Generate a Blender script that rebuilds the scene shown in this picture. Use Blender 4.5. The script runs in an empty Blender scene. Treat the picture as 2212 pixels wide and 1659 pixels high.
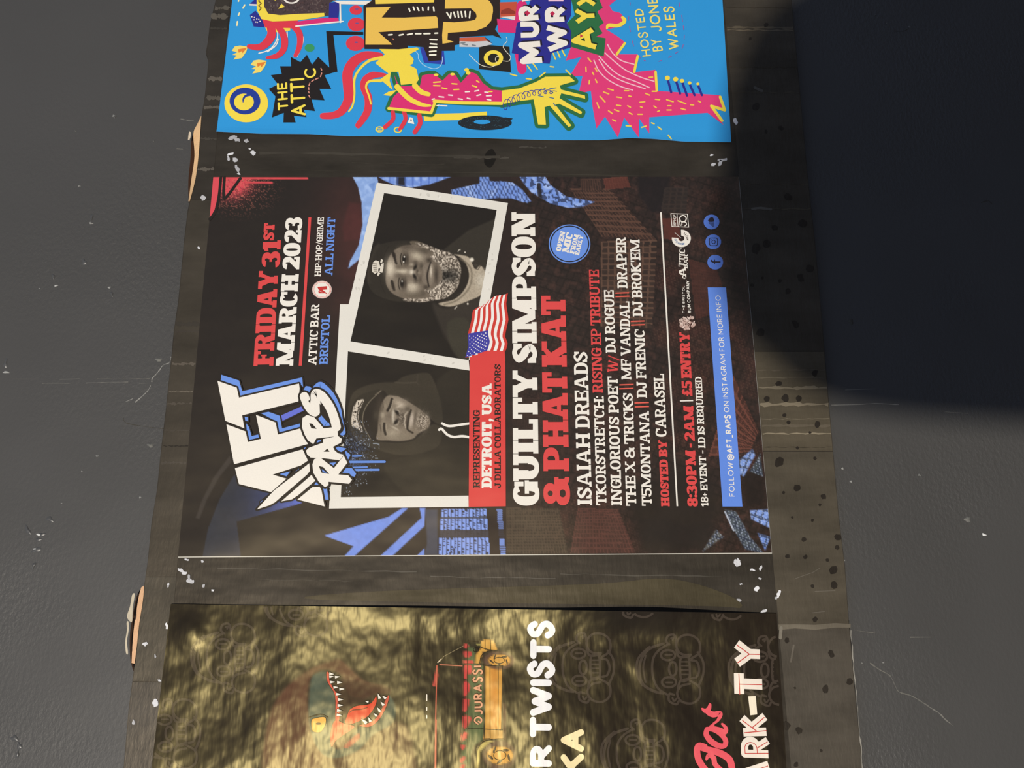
import bpy, math, random
import numpy as np
from mathutils import Matrix, Vector

scene = bpy.context.scene
# ------------------------------------------------------------------ camera
W, H, F = 2212, 1659, 1794.72                      # frame and focal length in pixels
R = np.array([[-0.008122825, 0.965967319, -0.258536571],
              [-0.012329722, -0.258622196, -0.965899859],
              [-0.999890993, -0.004658152, 0.014010852]])
CAM = np.array([-0.183469, -0.599842, -0.017595])
Z0 = 1.5                                           # height of the middle of the board above the floor
cd = bpy.data.cameras.new('camera'); cam = bpy.data.objects.new('camera', cd)
scene.collection.objects.link(cam)
cd.sensor_fit = 'HORIZONTAL'; cd.sensor_width = 36.0; cd.lens = 36.0 * F / W
cd.clip_start = 0.01
m = Matrix.Identity(4)
for i in range(3):
    for j in range(3): m[i][j] = R[i][j]
    m[i][3] = CAM[i]
m[2][3] += Z0
cam.matrix_world = m
scene.camera = cam

# ------------------------------------------------------------------ light and exposure
scene.view_settings.view_transform = 'Standard'; scene.view_settings.look = 'None'
scene.view_settings.exposure = 0.0; scene.view_settings.gamma = 1.0
scene.view_settings.use_curve_mapping = False
wd = bpy.data.worlds.new('room_air'); scene.world = wd; wd.use_nodes = True
bg = wd.node_tree.nodes['Background']
bg.inputs['Color'].default_value = (0.57, 0.69, 1.0, 1); bg.inputs['Strength'].default_value = 0.36

def lamp(name, loc, power, radius, color):
    l = bpy.data.lights.new(name, 'POINT'); l.energy = power; l.shadow_soft_size = radius; l.color = color
    o = bpy.data.objects.new(name, l); o.location = loc; scene.collection.objects.link(o); return o
LAMP = (-0.93, -2.45, Z0 + 0.48)
lamp('room_lamp', LAMP, 330.0, 0.019, (1.0, 0.915, 0.80))

# ------------------------------------------------------------------ helpers
def lin(c):
    c = np.asarray(c, float) / 255.0
    return np.where(c <= 0.04045, c / 12.92, ((c + 0.055) / 1.055) ** 2.4)
KEY = np.array([0.98, 0.96, 0.94])                 # light falling on the posters, so that a seen tone gives the ink's own albedo
def ink(c):
    return np.clip(lin(c) / KEY * 0.86, 0.002, 0.9)

def at(p, y=0.0):
    """a point seen at pixel p -> (x, z) on the upright plane at depth y"""
    p = np.asarray(p, float); one = p.ndim == 1; p = np.atleast_2d(p)
    d = np.stack([(p[:, 0] - W / 2) / F, -(p[:, 1] - H / 2) / F, -np.ones(len(p))], 1) @ R.T
    t = (y - CAM[1]) / d[:, 1]
    q = np.stack([CAM[0] + t * d[:, 0], CAM[2] + t * d[:, 2] + Z0], 1)
    return q[0] if one else q
def px_of(x, y, z):
    d = np.stack([x - CAM[0], y - CAM[1] + 0 * x, z - Z0 - CAM[2]], -1) @ R
    return W / 2 + F * d[..., 0] / -d[..., 2], H / 2 - F * d[..., 1] / -d[..., 2]

class Zm:                                          # survey crops: crop pixels -> photo pixels
    def __init__(s, ox, oy, k): s.o = np.array([ox, oy], float); s.k = k
    def __call__(s, *pts):
        if len(pts) == 1 and not np.isscalar(pts[0]): pts = pts[0]
        a = np.asarray(pts, float).reshape(-1, 2); return s.o + a / s.k
    def p(s, x, y): return s.o + np.array([x, y], float) / s.k
ID = Zm(0, 0, 1)

def catmull(p, closed=False, n=6):
    p = np.asarray(p, float); N = len(p)
    if N < 3: return p
    out = []; t = np.linspace(0, 1, n, endpoint=False)[:, None]
    for i in range(N if closed else N - 1):
        if closed: a, b, c, d = p[(i - 1) % N], p[i], p[(i + 1) % N], p[(i + 2) % N]
        else: a, b, c, d = p[max(i - 1, 0)], p[i], p[i + 1], p[min(i + 2, N - 1)]
        out.append(.5 * (2 * b + (c - a) * t + (2 * a - 5 * b + 4 * c - d) * t ** 2 + (3 * b - a - 3 * c + d) * t ** 3))
    if not closed: out.append(p[-1:])
    return np.concatenate(out)
def ell(cx, cy, rx, ry=None, n=32, a0=0, a1=360, rot=0):
    ry = rx if ry is None else ry
    full = abs(a1 - a0) >= 360
    a = np.radians(np.linspace(a0, a1, n + 1)[:-1] if full else np.linspace(a0, a1, n))
    x, y = rx * np.cos(a), ry * np.sin(a); r = math.radians(rot)
    return np.stack([cx + x * math.cos(r) - y * math.sin(r), cy + x * math.sin(r) + y * math.cos(r)], 1)
def strip(a, b, closed=False):
    n = len(a); r = range(n if closed else n - 1)
    return [np.array([a[i], a[(i + 1) % n], b[(i + 1) % n], b[i]]) for i in r]
def ribbon(p, w, closed=False, cap='round', join=True):
    """polygons of a pen stroke along p, w = full width (number or one per point)"""
    p = np.asarray(p, float)
    keep = [0] + [i for i in range(1, len(p)) if np.hypot(*(p[i] - p[i - 1])) > 1e-9]
    w = np.broadcast_to(np.asarray(w, float), (len(p),))[keep]; p = p[keep]; N = len(p); out = []
    if N < 2: return [p[0] + ell(0, 0, w[0] / 2, n=10)]
    seg = [(i, (i + 1) % N) for i in range(N if closed else N - 1)]
    dirs = np.array([(p[j] - p[i]) / max(np.hypot(*(p[j] - p[i])), 1e-12) for i, j in seg])
    nor = np.stack([-dirs[:, 1], dirs[:, 0]], 1); L = np.zeros((N, 2)); sharp = []
    for i in range(N):
        a = nor[i - 1] if (closed or i > 0) else nor[0]
        b = nor[i] if (closed or i < N - 1) else nor[-1]
        if i == N - 1 and not closed: a = b = nor[-1]
        c = float(a @ b); m_ = a + b; s = max((1 + c), 0.0)
        if c < 0.8: sharp.append(i)
        L[i] = m_ / s if s > .3 else a
    for k, (i, j) in enumerate(seg):
        li = L[i] if i not in sharp else nor[k]; lj = L[j] if j not in sharp else nor[k]
        out.append(np.array([p[i] + li * w[i] / 2, p[j] + lj * w[j] / 2, p[j] - lj * w[j] / 2, p[i] - li * w[i] / 2]))
    if join:
        for i in sharp: out.append(p[i] + ell(0, 0, w[i] / 2, n=12))
    if cap == 'round' and not closed:
        for i in (0, N - 1):
            if w[i] > 0: out.append(p[i] + ell(0, 0, w[i] / 2, n=12))
    return out

def new_mesh(name, verts, faces, mat=None, parent=None, colors=None, smooth=False):
    me = bpy.data.meshes.new(name); me.from_pydata([tuple(map(float, v)) for v in verts], [], faces)
    if colors is not None:
        at_ = me.color_attributes.new('ink', 'FLOAT_COLOR', 'POINT')
        c = np.ones((len(verts), 4), np.float32); c[:, :3] = colors
        at_.data.foreach_set('color', c.ravel())
    if smooth: me.polygons.foreach_set('use_smooth', [True] * len(me.polygons))
    if mat is not None: me.materials.append(mat)
    o = bpy.data.objects.new(name, me); scene.collection.objects.link(o)
    if parent is not None: o.parent = parent
    return o
def tag(o, label=None, cat=None, group=None, kind=None):
    for k, v in (('label', label), ('category', cat), ('group', group), ('kind', kind)):
        if v: o[k] = v
    return o
def empty(name, loc):
    o = bpy.data.objects.new(name, None); scene.collection.objects.link(o); o.location = loc
    o.empty_display_size = .05; return o

DL = 0.00008                                       # one layer of ink
class Art:
    """flat printed artwork on one sheet; takes photo pixels, keeps points on the sheet's plane"""
    def __init__(s): s.P = []; s.C = []; s.L = []
    def raw(s, q, col, lay=1):
        s.P.append(np.asarray(q, float)); s.C.append(ink(col)); s.L.append(lay); return s
    def poly(s, p, col, lay=1, smooth=False, n=5):
        p = catmull(p, True, n) if smooth else np.asarray(p, float)
        return s.raw(at(p), col, lay)
    def line(s, p, w, col, lay=1, closed=False, smooth=False, cap='round', n=5):
        if smooth:
            if not np.isscalar(w):
                m0 = len(p); w = np.interp(np.linspace(0, m0 - 1, (m0 - 1) * n + 1), range(m0), w)
            p = catmull(p, closed, n)
        for q in ribbon(p, w, closed, cap): s.raw(at(q), col, lay)
        return s
    def ring(s, cx, cy, ro, ri, col, lay=1, n=36, k=1.0, a0=0, a1=360):
        full = abs(a1 - a0) >= 360
        for q in strip(ell(cx, cy, ro, ro * k, n, a0, a1), ell(cx, cy, ri, ri * k, n, a0, a1), full): s.raw(at(q), col, lay)
        return s
    def dot(s, c, r, col, lay=1, n=14, ry=None): return s.poly(ell(c[0], c[1], r, ry, n), col, lay)
    def edged(s, p, fill, edge, w, lay, smooth=False, n=5):
        """filled shape with an outline drawn round it, one layer below"""
        p = catmull(p, True, n) if smooth else np.asarray(p, float)
        s.line(p, w, edge, lay, closed=True); s.poly(p, fill, lay + 1); return s
    def text(s, t, a, b, c, col, lay=3, font='slab', **k):
        A, B, T = at(a), at(b), at(c); ex = B - A; L = np.hypot(*ex); ux = ex / L
        uy = np.array([-ux[1], ux[0]]); cap = float((T - A) @ uy)
        if cap < 0: uy = -uy; cap = -cap
        P, wdt = layout(t, font, cap / L, **k)
        sl = k.get('slant', 0.0)
        for q in P:
            s.raw(A + np.outer((q[:, 0] / wdt) * L + q[:, 1] * cap * sl, ux) + np.outer(q[:, 1] * cap, uy), col, lay)
        return s
    def build(s, name, parent, mat, y0, lift=None):
        o = parent
        while o.parent is not None: o = o.parent
        loc = np.array(o.location); V = []; Fc = []; C = []; k = 0
        for i_, (q, c, l) in enumerate(zip(s.P, s.C, s.L)):
            yy = np.full(len(q), y0 - l * DL - (i_ % 151) * 5e-7)
            if lift is not None: yy = yy - lift(q[:, 0], q[:, 1])
            a = q - np.roll(q, -1, 0); b = np.roll(q, -1, 0)
            area = np.sum(q[:, 0] * b[:, 1] - b[:, 0] * q[:, 1])
            V.append(np.stack([q[:, 0], yy, q[:, 1]], 1) - loc); n = len(q)
            idx = list(range(k, k + n)); Fc.append(idx if area > 0 else idx[::-1]); k += n
            C.append(np.repeat(c[None], n, 0))
        return new_mesh(name, np.concatenate(V), Fc, mat, parent, np.concatenate(C))

# painting on a fine sheet: everything below works on arrays of photo pixels
def blob(X, Y, cx, cy, rx, ry=None, rot=0, p=2.0):
    ry = rx if ry is None else ry; r = math.radians(rot); dx, dy = X - cx, Y - cy
    u = (dx * math.cos(r) + dy * math.sin(r)) / rx; v = (-dx * math.sin(r) + dy * math.cos(r)) / ry
    return np.exp(-(u * u + v * v) ** (p / 2))
def sdf(X, Y, poly):
    poly = np.asarray(poly, float); d = np.full(X.shape, 1e9); ins = np.zeros(X.shape, bool); n = len(poly)
    for i in range(n):
        ax, ay = poly[i]; bx, by = poly[(i + 1) % n]; ex, ey = bx - ax, by - ay
        t = np.clip(((X - ax) * ex + (Y - ay) * ey) / max(ex * ex + ey * ey, 1e-9), 0, 1)
        d = np.minimum(d, (X - ax - t * ex) ** 2 + (Y - ay - t * ey) ** 2)
        if ay != by: ins ^= ((ay > Y) != (by > Y)) & (X < ex * (Y - ay) / ey + ax)
    d = np.sqrt(d); return np.where(ins, -d, d)
def pmask(X, Y, poly, soft=1.0, smooth=False):
    if smooth: poly = catmull(poly, True, 5)
    poly = np.asarray(poly); lo, hi = poly.min(0) - 3 * soft - 2, poly.max(0) + 3 * soft + 2
    sel = (X > lo[0]) & (X < hi[0]) & (Y > lo[1]) & (Y < hi[1]); out = np.zeros(X.shape)
    if sel.any(): out[sel] = np.clip(.5 - sdf(X[sel], Y[sel], poly) / max(soft, 1e-3) / 2, 0, 1)
    return out
def lmask(X, Y, pts, w, soft=1.0):
    pts = np.asarray(pts, float); lo, hi = pts.min(0) - w - 3 * soft, pts.max(0) + w + 3 * soft
    sel = (X > lo[0]) & (X < hi[0]) & (Y > lo[1]) & (Y < hi[1]); out = np.zeros(X.shape)
    if not sel.any(): return out
    x, y = X[sel], Y[sel]; d = np.full(x.shape, 1e9)
    for a, b in zip(pts[:-1], pts[1:]):
        e = b - a; t = np.clip(((x - a[0]) * e[0] + (y - a[1]) * e[1]) / max(e @ e, 1e-9), 0, 1)
        d = np.minimum(d, np.hypot(x - a[0] - t * e[0], y - a[1] - t * e[1]))
    out[sel] = np.clip(.5 - (d - w / 2) / (2 * soft), 0, 1); return out
def mix(C, m_, col): C += m_[..., None] * (np.asarray(col, float) - C)
def vnoise(X, Y, s, seed=0, octv=3):
    rng = np.random.RandomState(seed); T = rng.rand(64, 64); o = 0; amp = 1; tot = 0
    for k in range(octv):
        x, y = X / s, Y / s; ix, iy = np.floor(x).astype(int), np.floor(y).astype(int); fx, fy = x - ix, y - iy
        fx, fy = fx * fx * (3 - 2 * fx), fy * fy * (3 - 2 * fy); g = lambda a, b: T[a % 64, b % 64]
        o = o + amp * ((g(ix, iy) * (1 - fx) + g(ix + 1, iy) * fx) * (1 - fy) + (g(ix, iy + 1) * (1 - fx) + g(ix + 1, iy + 1) * fx) * fy)
        tot += amp; amp *= .5; s = s / 2.03
    return o / tot
def sheet(name, parent, mat, quad, nx, ny, paint, y0, lay=0, lift=None, edge=None, thick=.00016):
    """a fine printed sheet spanned by four plane corners (tl, tr, br, bl as seen upright)"""
    q = np.asarray(quad, float); u, v = np.meshgrid(np.linspace(0, 1, nx), np.linspace(0, 1, ny))
    P = ((1 - u)[..., None] * (1 - v)[..., None] * q[0] + u[..., None] * (1 - v)[..., None] * q[1]
         + u[..., None] * v[..., None] * q[2] + (1 - u)[..., None] * v[..., None] * q[3])
    if edge is not None: P = P + edge(u, v)
    x, z = P[..., 0], P[..., 1]; y = np.full(x.shape, y0 - lay * DL)
    if lift is not None: y = y - lift(x, z)
    X, Y = px_of(x, 0.0, z); col = paint(X, Y) if callable(paint) else np.broadcast_to(np.asarray(paint, float), x.shape + (3,))
    o = parent
    while o.parent is not None: o = o.parent
    V = np.stack([x, y, z], -1).reshape(-1, 3) - np.array(o.location)
    i = np.arange(nx * ny).reshape(ny, nx)
    Fc = np.stack([i[1:, :-1], i[1:, 1:], i[:-1, 1:], i[:-1, :-1]], -1).reshape(-1, 4).tolist()
    C = ink(col).reshape(-1, 3)
    if thick:                                      # the cut edge of the paper
        rim = np.concatenate([i[0, :], i[1:, -1], i[-1, -2::-1], i[-2:0:-1, 0]]); n = len(V); k = len(rim)
        V = np.concatenate([V, V[rim] + np.array([0, thick, 0])])
        C = np.concatenate([C, np.repeat(np.array([[.75, .74, .7]]), k, 0)])
        Fc += [[int(rim[a]), int(rim[(a + 1) % k]), n + (a + 1) % k, n + a] for a in range(k)]
    return new_mesh(name, V, Fc, mat, parent, C)

# ------------------------------------------------------------------ materials
def mat_new(name):
    m_ = bpy.data.materials.new(name); m_.use_nodes = True; t = m_.node_tree
    return m_, t, t.nodes['Principled BSDF']
def N(t, typ, **k):
    n = t.nodes.new(typ)
    for a, b in k.items(): setattr(n, a, b)
    return n
def noise(t, src, scale, detail=3, rough=.55, stretch=None, dist=0):
    n = N(t, 'ShaderNodeTexNoise'); n.inputs['Scale'].default_value = scale; n.inputs['Detail'].default_value = detail
    n.inputs['Roughness'].default_value = rough; n.inputs['Distortion'].default_value = dist
    if stretch:
        mp = N(t, 'ShaderNodeMapping'); mp.inputs['Scale'].default_value = stretch[:3]
        if len(stretch) > 3: mp.inputs['Rotation'].default_value = (0, stretch[3], 0)
        t.links.new(src, mp.inputs['Vector']); src = mp.outputs[0]
    t.links.new(src, n.inputs['Vector']); return n.outputs['Fac']
def ramp(t, src, stops):
    r = N(t, 'ShaderNodeValToRGB'); e = r.color_ramp.elements
    while len(e) < len(stops): e.new(.5)
    for k, (p, c) in zip(e, stops): k.position = p; k.color = (*c, 1) if len(c) == 3 else c
    t.links.new(src, r.inputs[0]); return r.outputs[0]
def mul(t, a, b, op='MULTIPLY'):
    n = N(t, 'ShaderNodeMath', operation=op)
    for s, k in ((a, 0), (b, 1)):
        if isinstance(s, (int, float)): n.inputs[k].default_value = s
        else: t.links.new(s, n.inputs[k])
    return n.outputs[0]
def bump(t, h, dist, prev=None, strength=1.0):
    b = N(t, 'ShaderNodeBump'); b.inputs['Distance'].default_value = dist; b.inputs['Strength'].default_value = strength
    t.links.new(h, b.inputs['Height'])
    if prev is not None: t.links.new(prev, b.inputs['Normal'])
    return b.outputs[0]
def mixc(t, f, a, b):
    n = N(t, 'ShaderNodeMix', data_type='RGBA')
    if isinstance(f, (int, float)): n.inputs[0].default_value = f
    else: t.links.new(f, n.inputs[0])
    for s, k in ((a, 6), (b, 7)):
        if isinstance(s, tuple): n.inputs[k].default_value = (*s, 1)
        else: t.links.new(s, n.inputs[k])
    return n.outputs[2]
def mat_print(name, rough, waves, tint=(1, 1, 1), spec=.5, coat=0.0, grain=.06):
    """printed paper: the ink from the mesh, a gloss, and the sheet's own waves (list of noise settings)"""
    m_, t, b = mat_new(name); tc = N(t, 'ShaderNodeTexCoord').outputs['Object']
    a = N(t, 'ShaderNodeVertexColor', layer_name='ink')
    g = noise(t, tc, 1800, 2); gr = ramp(t, g, [(.3, (1 - grain,) * 3), (.7, (1, 1, 1))])
    mm = N(t, 'ShaderNodeMix', data_type='RGBA', blend_type='MULTIPLY'); mm.inputs[0].default_value = 1
    t.links.new(a.outputs[0], mm.inputs[6]); t.links.new(gr, mm.inputs[7])
    t.links.new(mm.outputs[2], b.inputs['Base Color'])
    b.inputs['Roughness'].default_value = rough; b.inputs['Specular IOR Level'].default_value = spec
    b.inputs['Specular Tint'].default_value = (*tint, 1); b.inputs['Coat Weight'].default_value = coat
    b.inputs['Coat Roughness'].default_value = .12
    nrm = None
    for (sc, det, st, dist) in waves: nrm = bump(t, noise(t, tc, sc, det, .5, st), dist, nrm)
    if nrm is not None:
        t.links.new(nrm, b.inputs['Normal']); t.links.new(nrm, b.inputs['Coat Normal'])
    return m_
# ------------------------------------------------------------------ lettering
def rc(x0, y0, x1, y1): return np.array([[x0, y0], [x1, y0], [x1, y1], [x0, y1]], float)
def sup(cx, cy, rx, ry, a0, a1, n=22, e=2.35):
    a = np.radians(np.linspace(a0, a1, n)); c, s = np.cos(a), np.sin(a)
    return np.stack([cx + rx * np.sign(c) * np.abs(c) ** (2 / e), cy + ry * np.sign(s) * np.abs(s) ** (2 / e)], 1)
def bowl(cx, cy, rx, ry, tx, ty, a0, a1, n=22):
    return strip(sup(cx, cy, rx, ry, a0, a1, n), sup(cx, cy, rx - tx, ry - ty, a0, a1, n))
def dg(xa, ya, xb, yb, w): return np.array([[xa, ya], [xa + w, ya], [xb + w, yb], [xb, yb]], float)

FAT = dict(st=.36, th=.21, sf=.205, se=.075, ct=.20)
MED = dict(st=.235, th=.16, sf=.15, se=.085, ct=.34)
def slab(ch, st, th, sf, se, ct):
    P = []; A = P.append
    def stem(x, top=True, bot=True, w=st):
        A(rc(x, 0, x + w, 1))
        if bot: A(rc(x - se, 0, x + w + se, sf))
        if top: A(rc(x - se, 1 - sf, x + w + se, 1))
    ev = th * .85                                   # little end serifs
    if ch in 'HN':
        w = 2 * st + ct * 1.25 + 2 * se
        if ch == 'H':
            stem(se); stem(w - se - st); A(rc(se, .5 - th / 2, w - se, .5 + th / 2))
        else:
            s2 = st * .72; A(rc(se, 0, se + s2, 1)); A(rc(0, 0, s2 + 2 * se, sf)); A(rc(0, 1 - sf, se + s2, 1))
            A(rc(w - se - s2, 0, w - se, 1)); A(rc(w - 2 * se - s2, 1 - sf, w, 1)); A(dg(se, 1, w - se - st * 1.15, 0, st * 1.15))
    elif ch == 'I': w = st + 2 * se; stem(se)
    elif ch in 'EFL':
        w = se + st + ct + th * 1.1; A(rc(se, 0, se + st, 1)); A(rc(0, 0, se * 2 + st, sf)); A(rc(0, 1 - sf, 2 * se + st, 1))
        if ch in 'EL': A(rc(0, 0, w, sf)); A(rc(w - ev, 0, w, .36))
        if ch in 'EF':
            A(rc(0, 1 - sf, w, 1)); A(rc(w - ev, .66, w, 1)); m0 = w - ev * 1.15
            A(rc(se, .51 - th * .4, m0, .51 + th * .4)); A(rc(m0 - ev * .55, .36, m0, .66))
    elif ch == 'T':
        w = st + 2 * se + ct * 1.3 + th * .5; c = w / 2; A(rc(c - st / 2, 0, c + st / 2, 1)); A(rc(c - st / 2 - se, 0, c + st / 2 + se, sf))
        A(rc(0, 1 - sf, w, 1)); A(rc(0, .62, ev, 1)); A(rc(w - ev, .62, w, 1))
    elif ch == 'A':
        w = 2 * st + ct * 1.3 + 2 * se; c = w / 2; tw = st * 1.05; s2 = st * .62
        A(np.array([[se, 0], [se + s2, 0], [c + tw * .1, 1], [c - tw * .55, 1]])); A(np.array([[w - se - st, 0], [w - se, 0], [c + tw * .55, 1], [c - tw * .35, 1]]))
        A(rc(.28 * w, .27, .74 * w, .27 + th * .75)); A(rc(0, 0, se * 2 + s2 * 1.25, sf)); A(rc(w - 2 * se - st, 0, w, sf))
    elif ch in 'VW':
        tw = st * 1.0; s2 = st * .6
        if ch == 'V':
            w = 2 * st + ct * 1.2 + 2 * se; c = w / 2; X = [(se, c - tw * .5, tw), (w - se - s2, c - tw * .05, s2)]
        else:
            w = 2.9 * st + ct * 2 + 2 * se; h = w / 2
            X = [(se, w * .3 - tw * .5, tw), (h - s2 * .5, w * .3 - tw * .05, s2), (h - tw * .6, w * .7 - tw * .5, tw), (w - se - s2, w * .7 - tw * .05, s2)]
        for xt, xb, ww in X: A(dg(xb, 0, xt, 1, ww))
        A(rc(0, 1 - sf, tw + 2 * se, 1)); A(rc(w - 2 * se - s2, 1 - sf, w, 1))
    elif ch == 'M':
        w = 2.5 * st + ct * 1.9 + 2 * se; s2 = st * .66; s1 = st
        A(rc(se, 0, se + s2, 1)); A(rc(w - se - s1, 0, w - se, 1)); A(rc(0, 0, s2 + 2 * se, sf)); A(rc(w - 2 * se - s1, 0, w, sf))
        A(rc(0, 1 - sf, se + s2, 1)); A(rc(w - se - s1, 1 - sf, w, 1)); c = w * .49
        A(dg(c - st * .5, .05, se * .8, 1, st * 1.0)); A(dg(c - st * .2, .05, w - se - st, 1, st * .75))
    elif ch in 'KX':
        w = 2 * st + ct * 1.25 + 2 * se; s2 = st * .62
        if ch == 'K':
            stem(se); A(np.array([[se + st * .6, .34], [se + st * .6, .34 + .33], [w - se - s2 * 1.1, 1], [w - se, 1]]))
            A(np.array([[w - se - st * 1.1, 0], [w - se, 0], [se + st * 1.45, .66], [se + st * .75, .48]]))
        else:
            A(dg(w - se - st * 1.1, 0, se, 1, st * 1.1)); A(dg(se, 0, w - se - s2, 1, s2)); A(rc(0, 0, s2 + 2 * se, sf)); A(rc(0, 1 - sf, st + 2 * se, 1))
        A(rc(w - 2 * se - st, 0, w, sf)); A(rc(w - 2 * se - s2 * 1.2, 1 - sf, w, 1))
    elif ch == 'Y':
        w = 2 * st + ct * 1.25 + 2 * se; c = w / 2; s2 = st * .66
        A(rc(c - st / 2, 0, c + st / 2, .5)); A(rc(c - st / 2 - se, 0, c + st / 2 + se, sf)); A(dg(c - st / 2, .4, se, 1, st)); A(dg(c + st / 2 - s2, .4, w - se - s2, 1, s2))
        A(rc(0, 1 - sf, st + 2 * se * .9, 1)); A(rc(w - se * 1.8 - s2, 1 - sf, w, 1))
    elif ch in 'OQ0':
        w = 2 * st + ct * (1.15 if ch != '0' else .8); P += bowl(w / 2, .5, w / 2, .515, st, th * .82, 0, 360, 44)
        if ch == 'Q': A(dg(w * .8, -.12, w * .5, .26, st * .6))
    elif ch in 'CG':
        w = 2 * st + ct * 1.1; P += bowl(w / 2, .5, w / 2, .515, st, th * .82, 40 if ch == 'C' else 40, 318 if ch == 'C' else 360 - 12, 36)
        A(rc(w - ev * 1.0, .6, w, .96)); A(rc(w * .8, .78, w, .9)) if st > .3 else None
        if ch == 'G': A(rc(w - st, .04, w, .5)); A(rc(w * .5, .5 - sf * .55, w + se * .7, .5 + sf * .25))
    elif ch == 'D':
        w = se + 2 * st + ct * 1.0; A(rc(se, 0, se + st, 1)); A(rc(0, 0, w * .55, sf * .9)); A(rc(0, 1 - sf * .9, w * .55, 1))
        P += bowl(w * .5, .5, w * .5, .5, st, sf * .9, -90, 90, 24)
    elif ch in 'BPR':
        w = se + 2 * st + ct * .85; r = w * .5; A(rc(se, 0, se + st, 1)); A(rc(0, 1 - th * .85, r, 1)); A(rc(0, 0, 2 * se + st, sf))
        y1 = .46 if ch != 'P' else .38; P += bowl(r, (1 + y1) / 2, w - r - (.03 if ch == 'B' else 0), (1 - y1) / 2, st * .95, th * .75, -90, 90, 20); A(rc(se, y1, r, y1 + th * .75))
        if ch == 'B': A(rc(0, 0, r, th * .8)); P += bowl(r, .27, w - r, .27, st * .95, th * .75, -90, 90, 20); A(rc(se, .54 - th * .75, r, .54))
        if ch == 'R': A(dg(w - st * .92, 0, r - st * .1, y1 + .08, st * .95)); A(rc(w - st * .9, 0, w + se, sf)); w += se
    elif ch == 'J':
        w = st * 1.7 + ct * .6 + se; A(rc(w - se - st, .3, w - se, 1)); A(rc(w - 2 * se - st, 1 - sf, w, 1)); c = (w - se) / 2
        P += bowl(c, .32, c, .335, st, th * .85, 180, 360, 20); A(rc(0, .28, st * .9, .42))
    elif ch == 'U':
        w = 2 * st + ct * 1.05 + 2 * se; s2 = st * .8; A(rc(se, .4, se + st, 1)); A(rc(0, 1 - sf, st + 2 * se, 1)); A(rc(w - se - s2, .4, w - se, 1)); A(rc(w - 2 * se - s2, 1 - sf, w, 1))
        P += bowl(w / 2, .41, w / 2 - se, .425, st * .92, th * .85, 180, 360, 24)
    elif ch in 'S5328':
        w = 1.55 * st + ct * 1.05 + th * .3; a, b = th * .9, st * .9
        if ch == 'S':
            p = [(w - a * .6, .72), (w * .72, .93 - a * .3), (w * .45, 1 - a / 2), (b * .55, .74), (w * .42, .54), (w * .62, .46), (w - b * .55, .26), (w * .55, a / 2), (w * .28, .07 + a * .3), (a * .6, .28)]
            q = catmull(p, n=5); P += ribbon(q, np.interp(np.linspace(0, 9, len(q)), range(10), [a, a, a, b, b * 1.02, b * 1.02, b, a, a, a]), cap='flat')
            A(rc(w - a, .62, w, .96)); A(rc(0, .04, a, .38))
        elif ch == '8':
            P += bowl(w / 2, .74, w * .47, .27, st * .86, th * .8, 0, 360, 32); P += bowl(w / 2, .28, w * .5, .29, st * .9, th * .82, 0, 360, 32)
        elif ch == '3':
            P += bowl(w * .45, .73, w * .5, .28, st * .95, th * .85, -85, 170, 24); P += bowl(w * .45, .285, w * .55, .3, st, th * .85, -172, 85, 24); A(rc(w * .3, .44, w * .55, .58))
        elif ch == '2':
            P += bowl(w / 2, .68, w * .5, .33, st, th * .85, -20, 170, 24); A(np.array([[0, 0], [w, 0], [w, sf], [w * .55, sf * 1.1]])); A(np.array([[0, 0], [w * .55, sf * .9], [w, .58], [w - st, .6], [0, .16]])); A(rc(w - ev, 0, w, .34))
        else:
            A(rc(w * .05, .5, w * .05 + st * .6, 1)); A(rc(w * .05, 1 - sf, w * .95, 1)); P += bowl(w * .45, .32, w * .55, .335, st, th * .85, -172, 130, 26)
    elif ch == '1': w = st + 3.2 * se; x = w - se - st; A(rc(x, 0, x + st, 1)); A(rc(x - se, 0, w, sf)); A(np.array([[0, .66], [x + .01, .7], [x + .01, 1], [x - .02, .98], [0, .86]]))
    elif ch == '&':
        w = 2.4 * st + ct * 1.4; c = w * .42; P += bowl(c, .75, w * .36, .265, st * .85, th * .8, 0, 360, 30); P += bowl(c, .27, w * .42, .285, st * .9, th * .82, 0, 360, 30)
        A(rc(c, .42, w, .42 + th * .8)); A(rc(w - st * 1.05, .2, w - st * .2, .55)); A(np.array([[w * .62, .12], [w * .9, 0], [w, .0], [w, .16], [w * .75, .3]]))
    elif ch == '-': w = ct + st * .5; A(rc(0, .34, w, .34 + th * .9))
    elif ch == '.': w = st * .8; P.append(ell(w / 2, st * .4, st * .42, n=14))
    elif ch == ',': w = st * .85; P.append(ell(w / 2, st * .4, st * .42, n=14)); A(np.array([[w * .2, .1], [w * .9, .15], [w * .5, -.22], [0, -.2]]))
    elif ch == "'": w = st * .75; A(np.array([[0, 1], [w, 1], [w * .75, .62], [w * .2, .62]]))
    elif ch == ':': w = st * .8; P.append(ell(w / 2, st * .42, st * .42, n=14)); P.append(ell(w / 2, .66, st * .42, n=14))
    elif ch == '|': w = .09; A(rc(0, -.12, w, 1.14))
    elif ch == '/': w = .42 + st * .4; A(dg(0, -.08, w - st * .55, 1.08, st * .55))
    elif ch == '+': w = .5; A(rc(0, .36, w, .36 + th * .8)); A(rc(w / 2 - th * .4, .15, w / 2 + th * .4, .67))
    elif ch == '\u00a3':
        w = 1.7 * st + ct * .9; A(rc(w * .18, .1, w * .18 + st * .9, .72)); P += bowl(w * .55, .7, w * .4, .31, st * .8, th * .8, 10, 180, 20); A(rc(0, .42, w * .75, .42 + th * .7)); A(rc(0, 0, w, sf)); A(rc(w - ev, 0, w, .32))
    else: w = .3
    return P, w

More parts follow.
